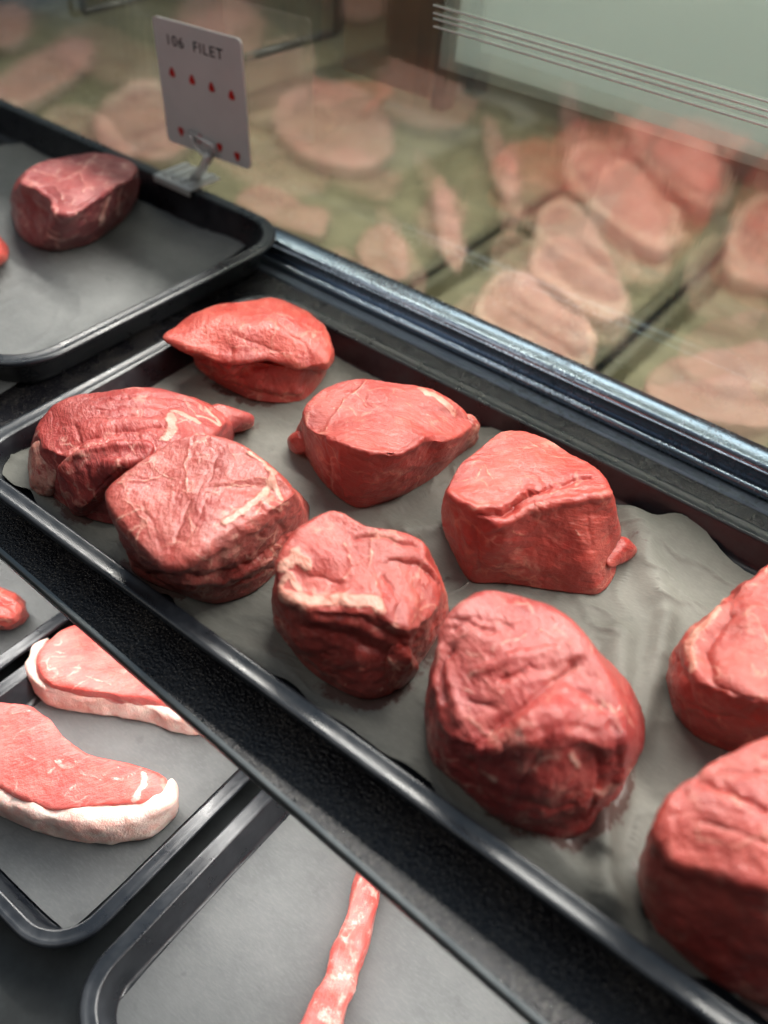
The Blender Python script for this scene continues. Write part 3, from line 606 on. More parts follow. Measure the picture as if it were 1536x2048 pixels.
# the biggest, front centre
filet([dict(T=[(862, 1320, 4.0), (890, 1235, 4.6), (980, 1172, 5.0), (1060, 1182, 5.1), (1145, 1240, 5.1), (1205, 1330, 4.8), (1248, 1440, 4.2), (1230, 1500, 4.0), (1130, 1470, 4.9), (1050, 1490, 4.9), (960, 1500, 4.2), (890, 1470, 3.5), (868, 1410, 3.6)],
            B=[(862, 1450), (872, 1530), (930, 1585), (1010, 1645), (1060, 1665), (1115, 1682), (1190, 1660), (1240, 1580), (1280, 1490), (1268, 1400), (1200, 1335), (1080, 1295), (950, 1315), (880, 1375)])],
      'largest craggy filet, near row centre, with a big fold down its front', 7,
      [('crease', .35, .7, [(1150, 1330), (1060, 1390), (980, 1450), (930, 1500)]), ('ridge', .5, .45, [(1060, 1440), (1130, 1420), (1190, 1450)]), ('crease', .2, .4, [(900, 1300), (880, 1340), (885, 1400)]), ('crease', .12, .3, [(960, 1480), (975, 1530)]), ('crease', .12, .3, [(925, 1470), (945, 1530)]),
       ('ridge', .16, .2, [(945, 1470), (960, 1530)]), ('fat', .2, .05, [(1130, 1195), (1180, 1235)]), ('vein', .07, .03, [(870, 1300), (960, 1250), (1040, 1240)]), ('crease', .1, .15, [(890, 1240), (950, 1235), (1020, 1250)]), ('vein', .05, .02, [(900, 1370), (960, 1390)]),
       ('vein', .06, .02, [(1000, 1290), (1080, 1260), (1140, 1290)]), ('fat', .13, .04, [(1140, 1510), (1155, 1530)]), ('fat', .12, .03, [(1150, 1430), (1160, 1460)]), ('fat', .1, .03, [(1180, 1440), (1190, 1460)]), ('fat', .14, .03, [(965, 1540), (985, 1560)]),
       ('crease', .18, .25, [(1100, 1470), (1060, 1540), (1030, 1600)]), ('crease', .14, .25, [(1190, 1480), (1200, 1560), (1180, 1630)]), ('ridge', .2, .2, [(1220, 1420), (1250, 1480), (1240, 1560)]), ('fat', .1, .03, [(880, 1545), (905, 1560)]), ('crease', .15, .2, [(1100, 1330), (1190, 1400), (1230, 1430)]), ('vein', .05, .02, [(1060, 1350), (1130, 1340)]),
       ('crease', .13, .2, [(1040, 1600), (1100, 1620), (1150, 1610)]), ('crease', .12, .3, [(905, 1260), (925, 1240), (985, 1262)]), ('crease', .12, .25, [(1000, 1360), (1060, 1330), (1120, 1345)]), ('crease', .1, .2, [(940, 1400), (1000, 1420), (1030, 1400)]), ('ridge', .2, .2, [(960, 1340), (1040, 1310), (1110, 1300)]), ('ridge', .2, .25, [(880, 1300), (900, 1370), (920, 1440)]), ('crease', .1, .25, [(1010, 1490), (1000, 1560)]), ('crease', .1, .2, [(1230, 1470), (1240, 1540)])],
      dome=.6, grain=2.5, mat='deep_filet', bulge=.2, amp=1.15)
filet([dict(T=[(1368, 1262, 3.6), (1440, 1210, 4.2), (1500, 1160, 4.6), (1560, 1120, 4.8), (1640, 1130, 4.8), (1690, 1220, 4.8), (1660, 1340, 4.8), (1580, 1400, 4.8), (1480, 1395, 4.6), (1400, 1365, 4.0), (1365, 1320, 3.5)],
            B=[(1345, 1350), (1345, 1420), (1390, 1475), (1470, 1510), (1580, 1540), (1680, 1500), (1720, 1400), (1680, 1300), (1560, 1250), (1420, 1275)])],
      'grainy filet cut off by the right edge of the photo, back of the two', 8,
      [('fat', .2, .08, [(1480, 1170), (1430, 1230), (1380, 1290), (1390, 1340)]), ('ridge', .2, .2, [(1490, 1160), (1430, 1235), (1385, 1300), (1400, 1360)]), ('crease', .2, .35, [(1460, 1230), (1410, 1300), (1430, 1370), (1500, 1400)]), ('crease', .15, .25, [(1350, 1310), (1380, 1380)]), ('vein', .07, .02, [(1420, 1370), (1480, 1400), (1536, 1390)]), ('crease', .12, .2, [(1360, 1400), (1420, 1430), (1500, 1440)])],
      dome=.3, grain=.2, bulge=.2, amp=1.2)
filet([dict(T=[(1306, 1660, 4.6), (1345, 1590, 5.0), (1400, 1530, 5.2), (1470, 1490, 5.4), (1560, 1470, 5.6), (1700, 1500, 5.6), (1760, 1620, 5.6), (1720, 1750, 5.4), (1600, 1790, 5.2), (1500, 1780, 5.0), (1410, 1750, 4.6), (1340, 1715, 4.4)],
            B=[(1280, 1760), (1305, 1845), (1375, 1925), (1460, 1985), (1600, 2030), (1750, 1990), (1800, 1850), (1760, 1720), (1600, 1665), (1420, 1685), (1310, 1720)])],
      'smooth rounded filet at the bottom right corner, nearest the viewer', 9,
      [('crease', .18, .3, [(1400, 1560), (1480, 1590), (1536, 1620)]), ('ridge', .25, .2, [(1345, 1600), (1330, 1680), (1340, 1720)]), ('crease', .15, .25, [(1370, 1580), (1345, 1640), (1320, 1720)]), ('ridge', .3, .2, [(1350, 1720), (1430, 1740), (1536, 1770)]), ('vein', .08, .03, [(1320, 1800), (1310, 1770), (1330, 1740)]), ('fat', .07, .03, [(1290, 1640), (1300, 1610)]),
       ('crease', .09, .12, [(1390, 1640), (1470, 1660), (1536, 1690)]), ('crease', .09, .1, [(1440, 1540), (1536, 1550)])],
      dome=.5, grain=.6, bulge=.25, amp=.9)
# meat juice soaked into the paper along the feet of the filets
pm = main_paper.data; npv = len(pm.vertices); pv = np.zeros(npv * 3); pm.vertices.foreach_get('co', pv)
pv = pv.reshape(-1, 3)[:, :2] + np.array(main_paper.location)[:2]; dd = np.full(npv, 9.0)
for Bp_ in BASES:
    Bq = np.array(Bp_)[::2, :2]
    for q in range(0, len(Bq)): dd = np.minimum(dd, np.hypot(pv[:, 0] - Bq[q, 0], pv[:, 1] - Bq[q, 1]))
st_ = np.exp(-(dd / .007) ** 2) * np.clip(fbm(np.c_[pv, np.zeros(npv)], 17, 77, 2) * 2.6 + .25, 0, 1)
a_ = pm.attributes.new('stain', 'FLOAT', 'POINT'); a_.data.foreach_set('value', st_.astype(np.float32))
# the one in the upper left tray, and its neighbour at the frame's edge
filet([dict(T=[(40, 365, 4.4), (62, 335, 4.5), (130, 308, 4.5), (190, 300, 4.5), (250, 318, 4.4), (274, 336, 4.3), (262, 358, 4.3), (228, 372, 4.3), (198, 395, 4.4), (145, 430, 4.4), (108, 428, 4.4), (100, 400, 4.4), (72, 380, 4.4)],
            B=[(22, 425), (38, 470), (70, 495), (120, 503), (180, 490), (232, 455), (262, 425), (270, 390), (240, 360), (160, 350), (80, 370), (35, 395)], kw=dict(soft=2))],
      'dark red filet with a branching white vein, alone in the upper left tray', 10,
      [('vein', .14, .05, [(55, 375), (100, 368), (150, 350), (185, 318), (205, 302)]), ('vein', .1, .04, [(120, 360), (85, 345), (62, 340)]), ('vein', .09, .03, [(160, 345), (172, 375), (165, 385)]), ('vein', .08, .03, [(175, 330), (220, 330), (255, 325)]), ('vein', .07, .03, [(140, 322), (90, 335)]), ('vein', .07, .03, [(110, 372), (125, 395), (130, 410)]),
       ('ridge', .15, .15, [(72, 380), (104, 400), (112, 428), (145, 430), (200, 395), (262, 358)]), ('crease', .3, .3, [(60, 400), (95, 430), (90, 470)]), ('fat', .3, -.0, [(215, 400), (200, 450)]), ('fat', .2, .0, [(90, 470), (130, 480)]), ('fat', .14, .0, [(240, 380), (235, 430)])],
      mat='dark_filet', dome=.1, grain=.4, bulge=.25, amp=.9)
filet([dict(T=[(-130, 470, 2.6), (-60, 440, 3), (-10, 455, 2.6), (10, 488, 1.6), (0, 515, 1.6), (-60, 530, 2.4), (-120, 520, 2.6)], B=[(-140, 520), (-100, 570), (-30, 560), (5, 530), (12, 508), (-20, 490), (-80, 480)])],
      'red filet barely entering at the left edge of the photo', 11, (), dome=.3, N=100, S=24, C=24)

# ------------------------------------------------------------------ lower deck meat
ZL = LZ + .2
SG = 'strip steaks in the lower tray'
def sweep(name, path, z0, h, wid, mat, seed, parent=None, fat0=1.0, **kw):   # low rounded bar along a path; becomes one lobe-like mesh
    P = [at(x, y, z0 + h) for x, y in path]; n = 90
    P = np.array(P); L = np.r_[0, np.cumsum(np.linalg.norm(np.diff(P, axis=0), axis=1))]
    for _ in range(3): pass
    tt = np.linspace(0, L[-1], n); C = np.c_[np.interp(tt, L, P[:, 0]), np.interp(tt, L, P[:, 1])]
    for _ in range(10): C[1:-1] = .25 * C[:-2] + .5 * C[1:-1] + .25 * C[2:]
    W = np.interp(tt, L, wid) * CM * np.array([1 + .3 * noise.noise(Vector((u * 30, seed, 0))) + .15 * noise.noise(Vector((u * 90, seed, 4))) for u in tt])
    K = 40; V = []; F = []
    for i in range(n):
        d = C[min(i + 1, n - 1)] - C[max(i - 1, 0)]; d = d / np.linalg.norm(d); nr = np.array((-d[1], d[0]))
        e = min(1, math.sqrt(max(0.02, min(i, n - 1 - i) / 5)))
        for k in range(K):
            a = 2 * math.pi * k / K; ca, sa = math.cos(a), math.sin(a)
            sx = math.copysign(abs(ca) ** .55, ca); sz = math.copysign(abs(sa) ** .55, sa)
            xy = C[i] + nr * sx * W[i] / 2 * e
            V.append((xy[0], xy[1], z0 * CM + h * CM * (.5 + .5 * sz * (.75 + .25 * e))))
    for i in range(n - 1):
        for k in range(K): F.append((i * K + k, i * K + (k + 1) % K, (i + 1) * K + (k + 1) % K, (i + 1) * K + k))
    F.append(tuple(range(K))[::-1]); F.append(tuple((n - 1) * K + k for k in range(K)))
    V = np.array(V); o = mesh_obj(name, V, F, mat, parent); me = o.data
    N = np.zeros(len(V) * 3); me.vertices.foreach_get('normal', N); N = N.reshape(-1, 3)
    up = np.clip((V[:, 2] - z0 * CM) / .004, 0, 1)
    D = fbm(V, 65, seed, 3) * .0020 + fbm(V, 190, seed + 2, 3) * .0003
    org = V[0] - np.array(me.vertices[0].co)
    V = V + N * (D * up)[:, None]; me.vertices.foreach_set('co', (V - org).ravel()); me.update()
    fat = np.full(len(V), fat0) + fbm(V, 70, seed + 8, 2) * .5
    for nm, arr in (('fat', fat), ('tone', np.zeros(len(V)))):
        a_ = me.attributes.new(nm, 'FLOAT', 'POINT'); a_.data.foreach_set('value', arr.astype(np.float32))
    G = np.c_[V[:, 0] * .3 - V[:, 1] * .95, V[:, 0] * .95 + V[:, 1] * .3, V[:, 2]]
    a_ = me.attributes.new('fib', 'FLOAT_VECTOR', 'POINT'); a_.data.foreach_set('vector', (G + seed * .31).astype(np.float32).ravel())
    return o
s1 = tag(empty('strip_steak', tuple(at(60, 1500, LZ))), 'curved strip steak with thick white fat rim, nearer in the lower tray', 'steak', SG)
meat('lean', [dict(T=[(-140, 1440, 2.2), (-60, 1405, 2.3), (0, 1402, 2.3), (60, 1412, 2.3), (102, 1436, 2.3), (130, 1472, 2.3), (165, 1502, 2.3), (220, 1526, 2.3), (285, 1532, 2.3), (330, 1552, 2.2), (335, 1580, 2.2), (300, 1602, 2.2), (200, 1612, 2.3), (110, 1622, 2.3), (50, 1600, 2.3), (0, 1575, 2.3), (-80, 1540, 2.3)],
                   B=[(-140, 1480), (-60, 1450), (0, 1440), (60, 1450), (102, 1475), (130, 1508), (165, 1535), (220, 1560), (285, 1570), (330, 1590), (335, 1610), (300, 1630), (200, 1640), (110, 1650), (50, 1630), (0, 1605), (-80, 1575)])], ZL, 21, M['strip'],
     [('vein', .09, .02, [(95, 1545), (120, 1525), (130, 1510)]), ('vein', .07, .02, [(110, 1520), (125, 1540)]), ('vein', .08, .02, [(205, 1550), (240, 1558), (270, 1550)]), ('fat', .16, .03, [(292, 1535), (285, 1570), (270, 1600)]), ('vein', .1, .02, [(130, 1590), (145, 1575)]), ('vein', .08, .02, [(20, 1430), (60, 1420)]), ('vein', .06, .02, [(150, 1520), (160, 1545), (200, 1560)]), ('vein', .07, .02, [(40, 1500), (70, 1520)])],
     parent=s1, dome=.1, bulge=.05, N=240, C=40, S=30, amp=.6, grain=1.2)
sweep('fat_cap', [(-150, 1540), (-70, 1562), (0, 1584), (60, 1610), (130, 1630), (210, 1628), (270, 1618), (318, 1598), (343, 1572), (342, 1556)], ZL, 2.1, [.9, .9, .9, .85, 1.0, 1.35, 1.5, 1.3, 1.0, .8], M['fat'], 31, s1)
s2 = tag(empty('strip_steak', tuple(at(200, 1400, LZ))), 'strip steak with a white fat edge, half hidden behind the shelf edge', 'steak', SG)
meat('lean', [dict(T=[(70, 1320, 2.3), (85, 1290, 2.3), (130, 1255, 2.3), (210, 1240, 2.3), (320, 1270, 2.3), (400, 1330, 2.3), (400, 1395, 2.3), (350, 1400, 2.3), (295, 1395, 2.3), (230, 1390, 2.3), (150, 1378, 2.3), (90, 1362, 2.3)],
                   B=[(75, 1355), (90, 1325), (130, 1290), (210, 1275), (320, 1305), (420, 1375), (430, 1450), (360, 1460), (300, 1440), (230, 1420), (150, 1408), (90, 1392)])], ZL, 22, M['strip'],
     [('vein', .09, .02, [(110, 1300), (140, 1310)]), ('vein', .09, .02, [(130, 1340), (160, 1335)]), ('vein', .07, .02, [(95, 1330), (120, 1350)]), ('vein', .08, .02, [(170, 1350), (220, 1370)])], parent=s2, dome=.1, bulge=.05, N=200, C=36, S=26, amp=.6, grain=1.0)
sweep('fat_cap', [(95, 1272), (66, 1300), (60, 1338), (90, 1366), (150, 1380), (230, 1388), (290, 1400), (335, 1415), (400, 1435)], ZL, 1.75, [.4, .6, .8, .9, .8, .9, .9, .8, .8], M['fat'], 33, s2)
o = sweep('meat_strip', [(790, 1560), (752, 1690), (727, 1800), (708, 1860), (690, 1930), (660, 2000), (630, 2070), (590, 2140)], ZL, 1.4, [1.35, 1.4, 1.4, 1.35, 1.45, 1.55, 1.5, 1.3], M['strip'], 35, None, .3)
tag(o, 'narrow pink strip of meat lying alone on grey paper', 'meat strip')
o = meat('filet', [dict(T=[(-60, 1190, 2.4), (-20, 1165, 2.5), (20, 1180, 2.3), (46, 1215, 2.0), (30, 1240, 1.9), (-20, 1230, 2.3), (-60, 1225, 2.4)], B=[(-60, 1225), (-10, 1195), (40, 1215), (56, 1238), (30, 1252), (-20, 1252), (-60, 1250)])], ZL, 24, M['filet'],
         [('crease', .2, .3, [(-20, 1190), (10, 1205), (40, 1200)]), ('fat', .12, .0, [(0, 1238), (20, 1244)])], dome=.15, N=140, S=30, C=30, amp=2.0)
tag(o, 'end of a red cut on the lower deck at the left edge', 'meat piece')

# ------------------------------------------------------------------ behind the glass: reflections built as solid objects
pane = MB(); pane.box(-1.25, .55, .4700, .4704, -.108, .30)
pane_o = tag(pane.build('glass_panel', M['pane']), 'hazy olive tinted glass panel rising behind the steel rail', 'glass panel')
# pale edge lines of the stacked glass
for off in (0, 17, 29, 46):
    q0 = at_y(868, 5 + off - 3, .4690); q1 = at_y(1536, 213 + off, .4690)
    zc = (q0[2] + q1[2]) / 2
    b = MB(); b.tube([(q0[0], .4688, zc), (.5, .4688, zc)], .0006, 8); b.build('edge_line', M['trim'], pane_o, True)
YP = .54
wx = at_y(914, 80, YP)[0]; wz = at_y(1225, 222, YP)[2]
b = MB(); b.box(wx, .62, YP, YP + .004, wz, .25)
tag(b.build('frosted_panel', M['frost']), 'pale frosted panel hanging behind the upper right of the glass', 'panel')
xl = at_y(688, 100, YP + .02)[0]; xr = at_y(905, 100, YP + .02)[0]; bz = at_y(790, 175, YP + .02)[2]
wd = tag(empty('wood_panel', ((xl + xr) / 2, YP + .02, bz)), 'brown wooden panel hanging left of the pale frosted one', 'panel')
b = MB(); b.box(xl, xr - .012, YP + .02, YP + .03, bz, .25); b.build('board', M['wood'], wd)
b = MB(); b.box(xr - .011, xr, YP + .016, YP + .03, bz - .004, .25); b.build('edge_batten', M['skirting'], wd)
# black wire frame standing on the deck
p0 = at_y(168, 24, .50); p3 = at_y(300, -6, .56); p1 = at_y(478, 118, .485); p2 = at_y(602, 88, .53)
fr = tag(empty('wire_frame', tuple(p2)), 'thin black metal frame hanging behind the price card', 'frame')
up_ = np.array((0, 0, .16))
b = MB(); b.tube([p1, p2], .0032); b.build('base_bar', M['black'], fr, True)
b = MB(); b.tube([p0, p3], .0028); b.build('base_bar', M['black'], fr, True)
b = MB(); b.tube([p2, p2 + up_], .0032); b.build('post', M['black'], fr, True)
b = MB(); b.tube([p0, p0 + up_], .0028); b.build('post', M['black'], fr, True)
TG = 'trays behind the glass'
ft = 'far_tray'
xa = [at(1325, 620, -9.6)[0] * 100, at(985, 470, -9.6)[0] * 100, at(570, 170, -9.6)[0] * 100]
k0 = [xa[0] + .4, xa[0] + 44]; k1 = [xa[1] + .4, xa[0] - .4]; k2 = [xa[2] + .4, xa[1] - .4]; k3 = [xa[2] - 46, xa[2] - .4]
names = ['rightmost', 'with the pile of pale chops', 'with narrow bones', 'behind the price card']
for (xx, lab) in ((k0, 'olive looking tray behind the glass at the right edge'), (k1, 'tray behind the glass holding stacked pale chops'), (k2, 'tray behind the glass with two narrow bony cuts'), (k3, 'tray behind the glass at upper left, behind the price card')):
    tray(xx[0], xx[1], 49, 106, -10.9, -9.4, lab, mat=ft, r=3)
    i = 1.9
    paper([(xx[0] + i, 49 + i), ((xx[0] + xx[1]) / 2, 49 + i), (xx[1] - i, 49 + i), (xx[1] - i, 77), (xx[1] - i, 106 - i), ((xx[0] + xx[1]) / 2, 106 - i), (xx[0] + i, 106 - i), (xx[0] + i, 77)], -10.75,
          'olive grey paper in the ' + lab, 'paper_far', 30 + int(xx[0]), .05, world=True, N=160, K=24)
CG = 'chops behind the glass'
def reflected_chop(out, label, seed, h=1.8, fatrim=(.25, 0, 0, .8), mat='chop', z0=-10.5, lift=0, name='chop'):  # stands in for meat reflected in the glass, added as a solid
    c = np.mean(np.array(out), 0)
    B = [(c[0] + (x - c[0]) * .97, c[1] + (y - c[1]) * .97 + 0) for x, y in out]
    Bp = []
    for x, y in B:
        w = at(x, y, z0 + h); Bp.append(w)
    # base stands straight under the top
    def down(w, zz):
        d = w.copy(); d[2] = zz * CM
        q = d - EYE; cc = q[0] * AX + q[1] * AY + q[2] * AZ
        return (768 + FPX * cc[0] / cc[2], 1024 + FPX * cc[1] / cc[2])
    o = meat(name, [dict(T=[(x, y, h) for x, y in out], B=[down(w, z0) for w in Bp])], z0, seed, M[mat], (), dome=.2, bulge=.1, N=90, S=14, C=22, fatrim=fatrim, fine=0, amp=1.8)
    return tag(o, label, 'chop', CG)
reflected_chop([(1068, 470), (1075, 420), (1110, 392), (1150, 400), (1185, 440), (1215, 500), (1245, 560), (1270, 600), (1230, 640), (1170, 620), (1110, 570), (1060, 540)], 'upright oval chop with pale rim, middle of the stacked chops', 41)
reflected_chop([(945, 620), (970, 560), (1010, 530), (1060, 545), (1110, 590), (1180, 640), (1200, 700), (1160, 740), (1080, 700), (1000, 660)], 'broad chop touching the steel rail, lowest of the stacked chops', 42, h=2.6)
reflected_chop([(1125, 320), (1145, 285), (1200, 272), (1250, 300), (1300, 350), (1350, 410), (1370, 460), (1340, 500), (1280, 480), (1210, 430), (1150, 380)], 'long chop lying behind the oval one, below the white wall', 43)
reflected_chop([(1225, 215), (1260, 185), (1320, 185), (1380, 215), (1430, 270), (1448, 340), (1425, 375), (1380, 355), (1330, 310), (1270, 270)], 'reddest chop, farthest back against the white wall', 44, h=5, mat='chop_red', fatrim=(.25, -.3, 2.2, .8))
reflected_chop([(1450, 480), (1470, 420), (1510, 385), (1580, 370), (1620, 460), (1590, 560), (1520, 560), (1460, 545)], 'pale chop cut off by the right edge behind the glass', 45, fatrim=(.4, 1.5, 5, .8))
reflected_chop([(1285, 770), (1330, 715), (1400, 700), (1480, 690), (1560, 680), (1600, 780), (1540, 850), (1440, 840), (1350, 820)], 'flat pink chop just beyond the rail at right', 46, h=1.2, fatrim=None)
reflected_chop([(862, 350), (885, 335), (900, 380), (915, 440), (938, 500), (930, 535), (900, 540), (880, 480), (870, 420)], 'narrow bony cut nearer the rail behind the glass', 47, h=1.4, fatrim=(.5, 0, 0, .5), name='bony_cut')
reflected_chop([(965, 230), (985, 210), (1000, 260), (1020, 310), (1042, 360), (1030, 388), (1000, 385), (980, 330)], 'narrow bony cut farther from the rail behind the glass', 48, h=1.4, fatrim=(.5, 0, 0, .5), name='bony_cut')
reflected_chop([(545, 230), (570, 180), (640, 155), (720, 170), (775, 220), (790, 290), (740, 330), (650, 320), (580, 290)], 'large faint round chop right of the price card', 49, fatrim=(.35, 1.5, 4.5, .5))
reflected_chop([(185, 250), (205, 195), (270, 155), (350, 160), (390, 220), (380, 280), (320, 315), (250, 305), (205, 285)], 'round chop with a pale curved seam, left of the price card', 50, fatrim=(.45, .5, 3.5, .9))
reflected_chop([(-20, 175), (30, 130), (100, 85), (165, 62), (190, 95), (150, 145), (80, 190), (20, 215), (-30, 220)], 'long chop at the upper left edge with a yellowish lower rim', 51, fatrim=(.3, 3.4, 5.6, .8))
reflected_chop([(345, 40), (370, 0), (430, -30), (490, 0), (530, 40), (510, 95), (450, 110), (390, 90)], 'chop behind the top of the price card', 52, fatrim=(.3, 1., 3.5, .6))
reflected_chop([(-30, 60), (-20, 20), (30, 0), (60, 30), (40, 75), (0, 90)], 'small dark chop in the top left corner', 53, fatrim=None)
reflected_chop([(470, 400), (510, 362), (560, 375), (610, 410), (655, 420), (650, 465), (600, 460), (540, 440)], 'pink scrap chop beyond the rail near the tray corner', 54, h=1.2, fatrim=None)
reflected_chop([(715, 500), (735, 455), (780, 445), (815, 490), (820, 550), (780, 560), (740, 545)], 'faint chop beyond the rail, left of the narrow cuts', 55, h=1.2, fatrim=(.4, 0, 0, .4))

# ------------------------------------------------------------------ price card on its clip
CY = .436
card = tag(empty('price_card', tuple(at_y(415, 330, CY))), 'white price card reading 106 FILET on a clear clip', 'price card')
TL, TR, BR, BL = at_y(298, 25, CY), at_y(484, 84, CY), at_y(498, 336, CY), at_y(342, 287, CY)
ux = unit((TR - TL) + (BR - BL)); wd_ = (np.linalg.norm(TR - TL) + np.linalg.norm(BR - BL)) / 2
uyv = unit((TL - BL) + (TR - BR)); uyv = unit(uyv - ux * uyv.dot(ux)); ht = (np.linalg.norm(TL - BL) + np.linalg.norm(TR - BR)) / 2
un = np.cross(ux, uyv); cc = (TL + TR + BR + BL) / 4
print('CARD', wd_, ht, ux, uyv, cc)
def card_pt(u, v, d=0): return cc + ux * u * wd_ + uyv * v * ht + un * d        # u,v in -.5...5
th_ = .0016
prof = [((x / 1.0), y) for x, y in rrect(-wd_ / 2, wd_ / 2, -ht / 2, ht / 2, .004, 6)]
def loop(d, ins=0): return [cc + ux * x * (1 - ins / wd_ * 2) + uyv * y * (1 - ins / ht * 2) + un * d for x, y in prof]
V, F = ring_mesh([loop(.0001), loop(-th_)], False); n = len(prof); F.append(tuple(range(n, 2 * n))[::-1])
mesh_obj('card_edge', V, F, M['card_edge'], card, False)
mesh_obj('card_face', loop(.0001), [tuple(range(n))], M['card'], card, False)
def text_mesh(txt, size, u, v, sx, off):
    cu = bpy.data.curves.new('txt', 'FONT'); cu.body = txt; cu.size = size; cu.align_x = 'LEFT'; cu.offset = off; cu.space_character = 1.12
    ob = bpy.data.objects.new('txt', cu); COL.objects.link(ob)
    dg = bpy.context.evaluated_depsgraph_get(); me = bpy.data.meshes.new_from_object(ob.evaluated_get(dg))
    bpy.data.objects.remove(ob)
    base = card_pt(u, v, .0004)
    V = [base + ux * p.co.x * sx + uyv * p.co.y for p in me.vertices]; F = [tuple(p.vertices) for p in me.polygons]
    bpy.data.meshes.remove(me); return V, F
V, F = text_mesh('106  FILET', ht * .105, -.355, .305, wd_ * .0 + 1.0, .00022)
wtx = max((np.array(V) - cc) @ ux) - min((np.array(V) - cc) @ ux)
k = .60 * wd_ / wtx
V, F = text_mesh('106  FILET', ht * .112, -.365, .315, k, .00003)
mesh_obj('lettering', V, F, M['ink'], card, False)
def mark(u, v, flip):
    P = []
    for a in np.linspace(0, 2 * math.pi, 28, endpoint=False):
        r = .030 * (1 + .14 * math.cos(3 * a + math.pi / 2 * (1 if not flip else -1)))
        P.append(card_pt(u, v, .0005) + ux * math.cos(a) * r * wd_ * 1.1 + uyv * math.sin(a) * r * wd_ * 1.25)
    mesh_obj('red_mark', P, [tuple(range(len(P)))], M['red_ink'], card, False)
def uv_of(px, py):
    p = at_y(px, py, CY); d = p - cc; return d @ ux / wd_, d @ uyv / ht
for q in ((345, 145), (385, 160), (424, 175), (464, 191)): mark(*uv_of(*q), False)
for q in ((363, 262), (400, 276), (440, 294), (475, 312)): mark(*uv_of(*q), True)
# clear clip: plate over the tray rim, neck, and a loop that holds the card
c0 = at(385, 350, 2.85)
b = MB(); b.box(c0[0] - .019, c0[0] + .019, .4195, .4500, .0278, .0292); b.box(c0[0] - .019, c0[0] + .019, .4185, .4194, .0245, .0292)
for k in range(4): b.box(c0[0] - .015 + k * .009, c0[0] - .0115 + k * .009, .424, .449, .02925, .0308)
b.build('clip_plate', M['acrylic'], card, False)
s0 = np.array((c0[0] + .008, .4345, .0295)); s1_ = card_pt(.06, -.47, .003)
b = MB(); b.tube([s0, s0 * .5 + s1_ * .5 + np.array((.001, 0, 0)), s1_], [.0042, .003, .0036], 14)
b.build('clip_neck', M['acrylic'], card, True)
b = MB(); lp = [card_pt(u, v, .0028) for u, v in ((-.17, -.33), (-.05, -.36), (.10, -.385), (.125, -.44), (.07, -.5), (-.06, -.48), (-.14, -.42), (-.17, -.33))]
b.tube(lp, .0014, 8); b.build('clip_loop', M['acrylic'], card, True)

# ------------------------------------------------------------------ droplets
b = MB(); rs = random.Random(4)
def drop(p, r):
    V = []; F = []; n, m = 10, 5
    sx, sy = rs.uniform(.8, 1.4), rs.uniform(.8, 1.4)
    for i in range(m):
        a = i / m * math.pi / 2
        for k in range(n):
            t_ = 2 * math.pi * k / n; V.append((p[0] + r * sx * math.cos(a) * math.cos(t_), p[1] + r * sy * math.cos(a) * math.sin(t_), p[2] + r * .55 * math.sin(a)))
    V.append((p[0], p[1], p[2] + r * .55))
    for i in range(m - 1):
        for k in range(n): F.append((i * n + k, i * n + (k + 1) % n, (i + 1) * n + (k + 1) % n, (i + 1) * n + k))
    for k in range(n): F.append(((m - 1) * n + k, (m - 1) * n + (k + 1) % n, m * n))
    b.add(V, F)
for x, y, r in ((938, 1578, .9), (950, 1580, .7), (1000, 1572, .8), (1008, 1600, .7), (1016, 1645, .5)):
    p = at(800 + (x) / 2.052 - 0, 1050 + y / 2.052, .62); drop(p, r * .0016)
for i in range(70):
    x = rs.uniform(-.34, .03); p = (x, SY0 + SKEW * x + .0045 + rs.random() ** 2 * .006, .0); drop(p, rs.uniform(.0002, .0007))
for i in range(60):
    p = (rs.uniform(-.3, .0), .382 + rs.random() * .02, .0); drop(p, rs.uniform(.0003, .0009))
tag(b.build('water_droplets', M['water'], None, True), kind='stuff')

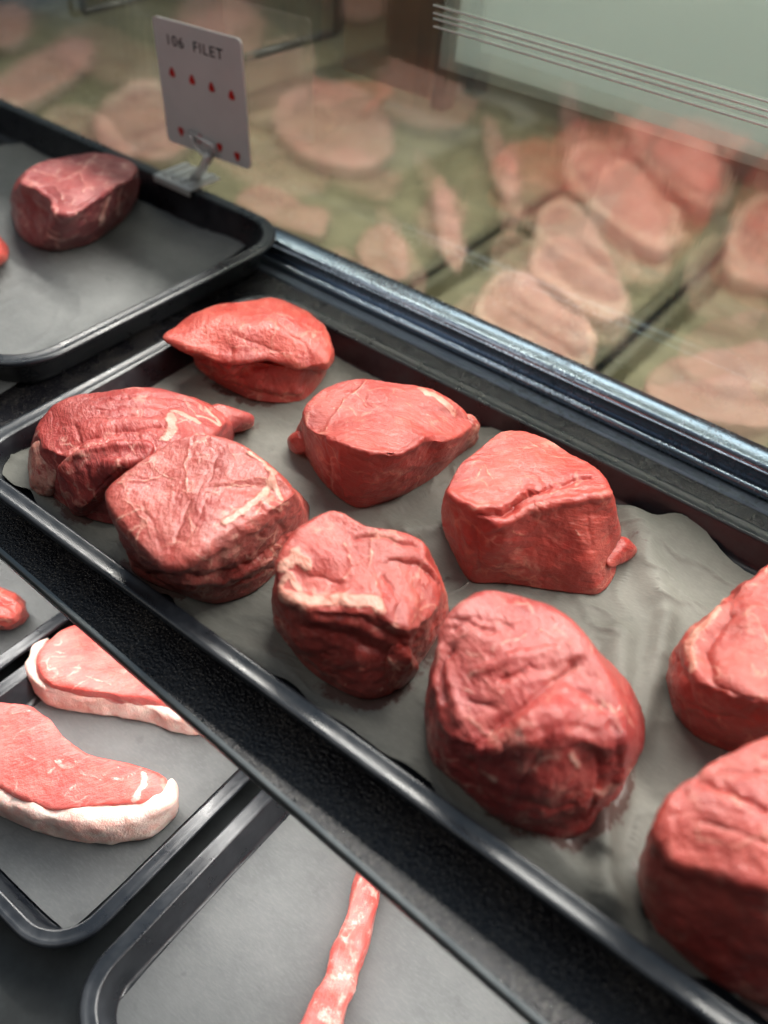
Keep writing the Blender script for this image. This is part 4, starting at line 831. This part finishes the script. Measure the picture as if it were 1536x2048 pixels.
# ------------------------------------------------------------------ light
w = bpy.data.worlds.new('World'); sc.world = w; w.use_nodes = True
nt = w.node_tree; nt.nodes.clear()
ou = nt.nodes.new('ShaderNodeOutputWorld'); bg = nt.nodes.new('ShaderNodeBackground')
tc = nt.nodes.new('ShaderNodeTexCoord'); dt = nt.nodes.new('ShaderNodeVectorMath'); dt.operation = 'DOT_PRODUCT'
dt.inputs[1].default_value = (0.0, .80, .60)
cr = nt.nodes.new('ShaderNodeValToRGB')
mr = nt.nodes.new('ShaderNodeMapRange'); mr.inputs[1].default_value = -1; mr.inputs[2].default_value = 1
nt.links.new(tc.outputs['Generated'], dt.inputs[0]); nt.links.new(dt.outputs['Value'], mr.inputs[0]); nt.links.new(mr.outputs[0], cr.inputs[0])
el = cr.color_ramp.elements
el[0].position = .35; el[0].color = (.035, .035, .035, 1); el[1].position = .95; el[1].color = (.52, .70, .88, 1)
e = el.new(.62); e.color = (.12, .12, .12, 1)
nt.links.new(cr.outputs[0], bg.inputs[0]); bg.inputs[1].default_value = .78
nt.links.new(bg.outputs[0], ou.inputs[0])

def area(name, loc, target, sx, sy, power, col):
    l = bpy.data.lights.new(name, 'AREA'); l.shape = 'RECTANGLE'; l.size = sx; l.size_y = sy; l.energy = power; l.color = col
    o = bpy.data.objects.new(name, l); COL.objects.link(o); o.location = loc
    z = -(Vector(target) - Vector(loc)).normalized(); x = Vector((1, 0, 0)); y = z.cross(x).normalized(); x = y.cross(z)
    o.matrix_world = Matrix(((x.x, y.x, z.x, loc[0]), (x.y, y.y, z.y, loc[1]), (x.z, y.z, z.z, loc[2]), (0, 0, 0, 1)))
    return o
area('case_light', (-.12, .60, .58), (-.15, .25, 0), 1.7, .04, 20.0, (1, .96, .88))
area('window_light', (.1, 1.75, 1.25), (-.2, .45, 0), 2.2, .7, 30, (.86, .94, 1))
area('far_light', (-.3, .85, .62), (-.3, 1.1, 0), 1.6, .12, 5.2, (.95, 1, .96))  # added fill lamp, brightens the panel and deck beyond the glass
area('shelf_light', (-.2, .15, -.016), (-.2, .0, -.2), 1.0, .02, 2.0, (1, .97, .93))  # unseen lamp added under the shelf to brighten the lower trays
area('room_light', (-.5, -.5, 1.1), (-.15, .15, 0), 1.2, .5, 2.8, (1, .97, .94))  # added overhead fill from the camera side

sc.render.engine = 'CYCLES'
sc.view_settings.view_transform = 'Standard'; sc.view_settings.look = 'None'; sc.view_settings.exposure = 0; sc.view_settings.gamma = 1
sc.cycles.use_denoising = True
sc.cycles.caustics_refractive = False; sc.cycles.caustics_reflective = False
sc.cycles.max_bounces = 10; sc.cycles.transparent_max_bounces = 12
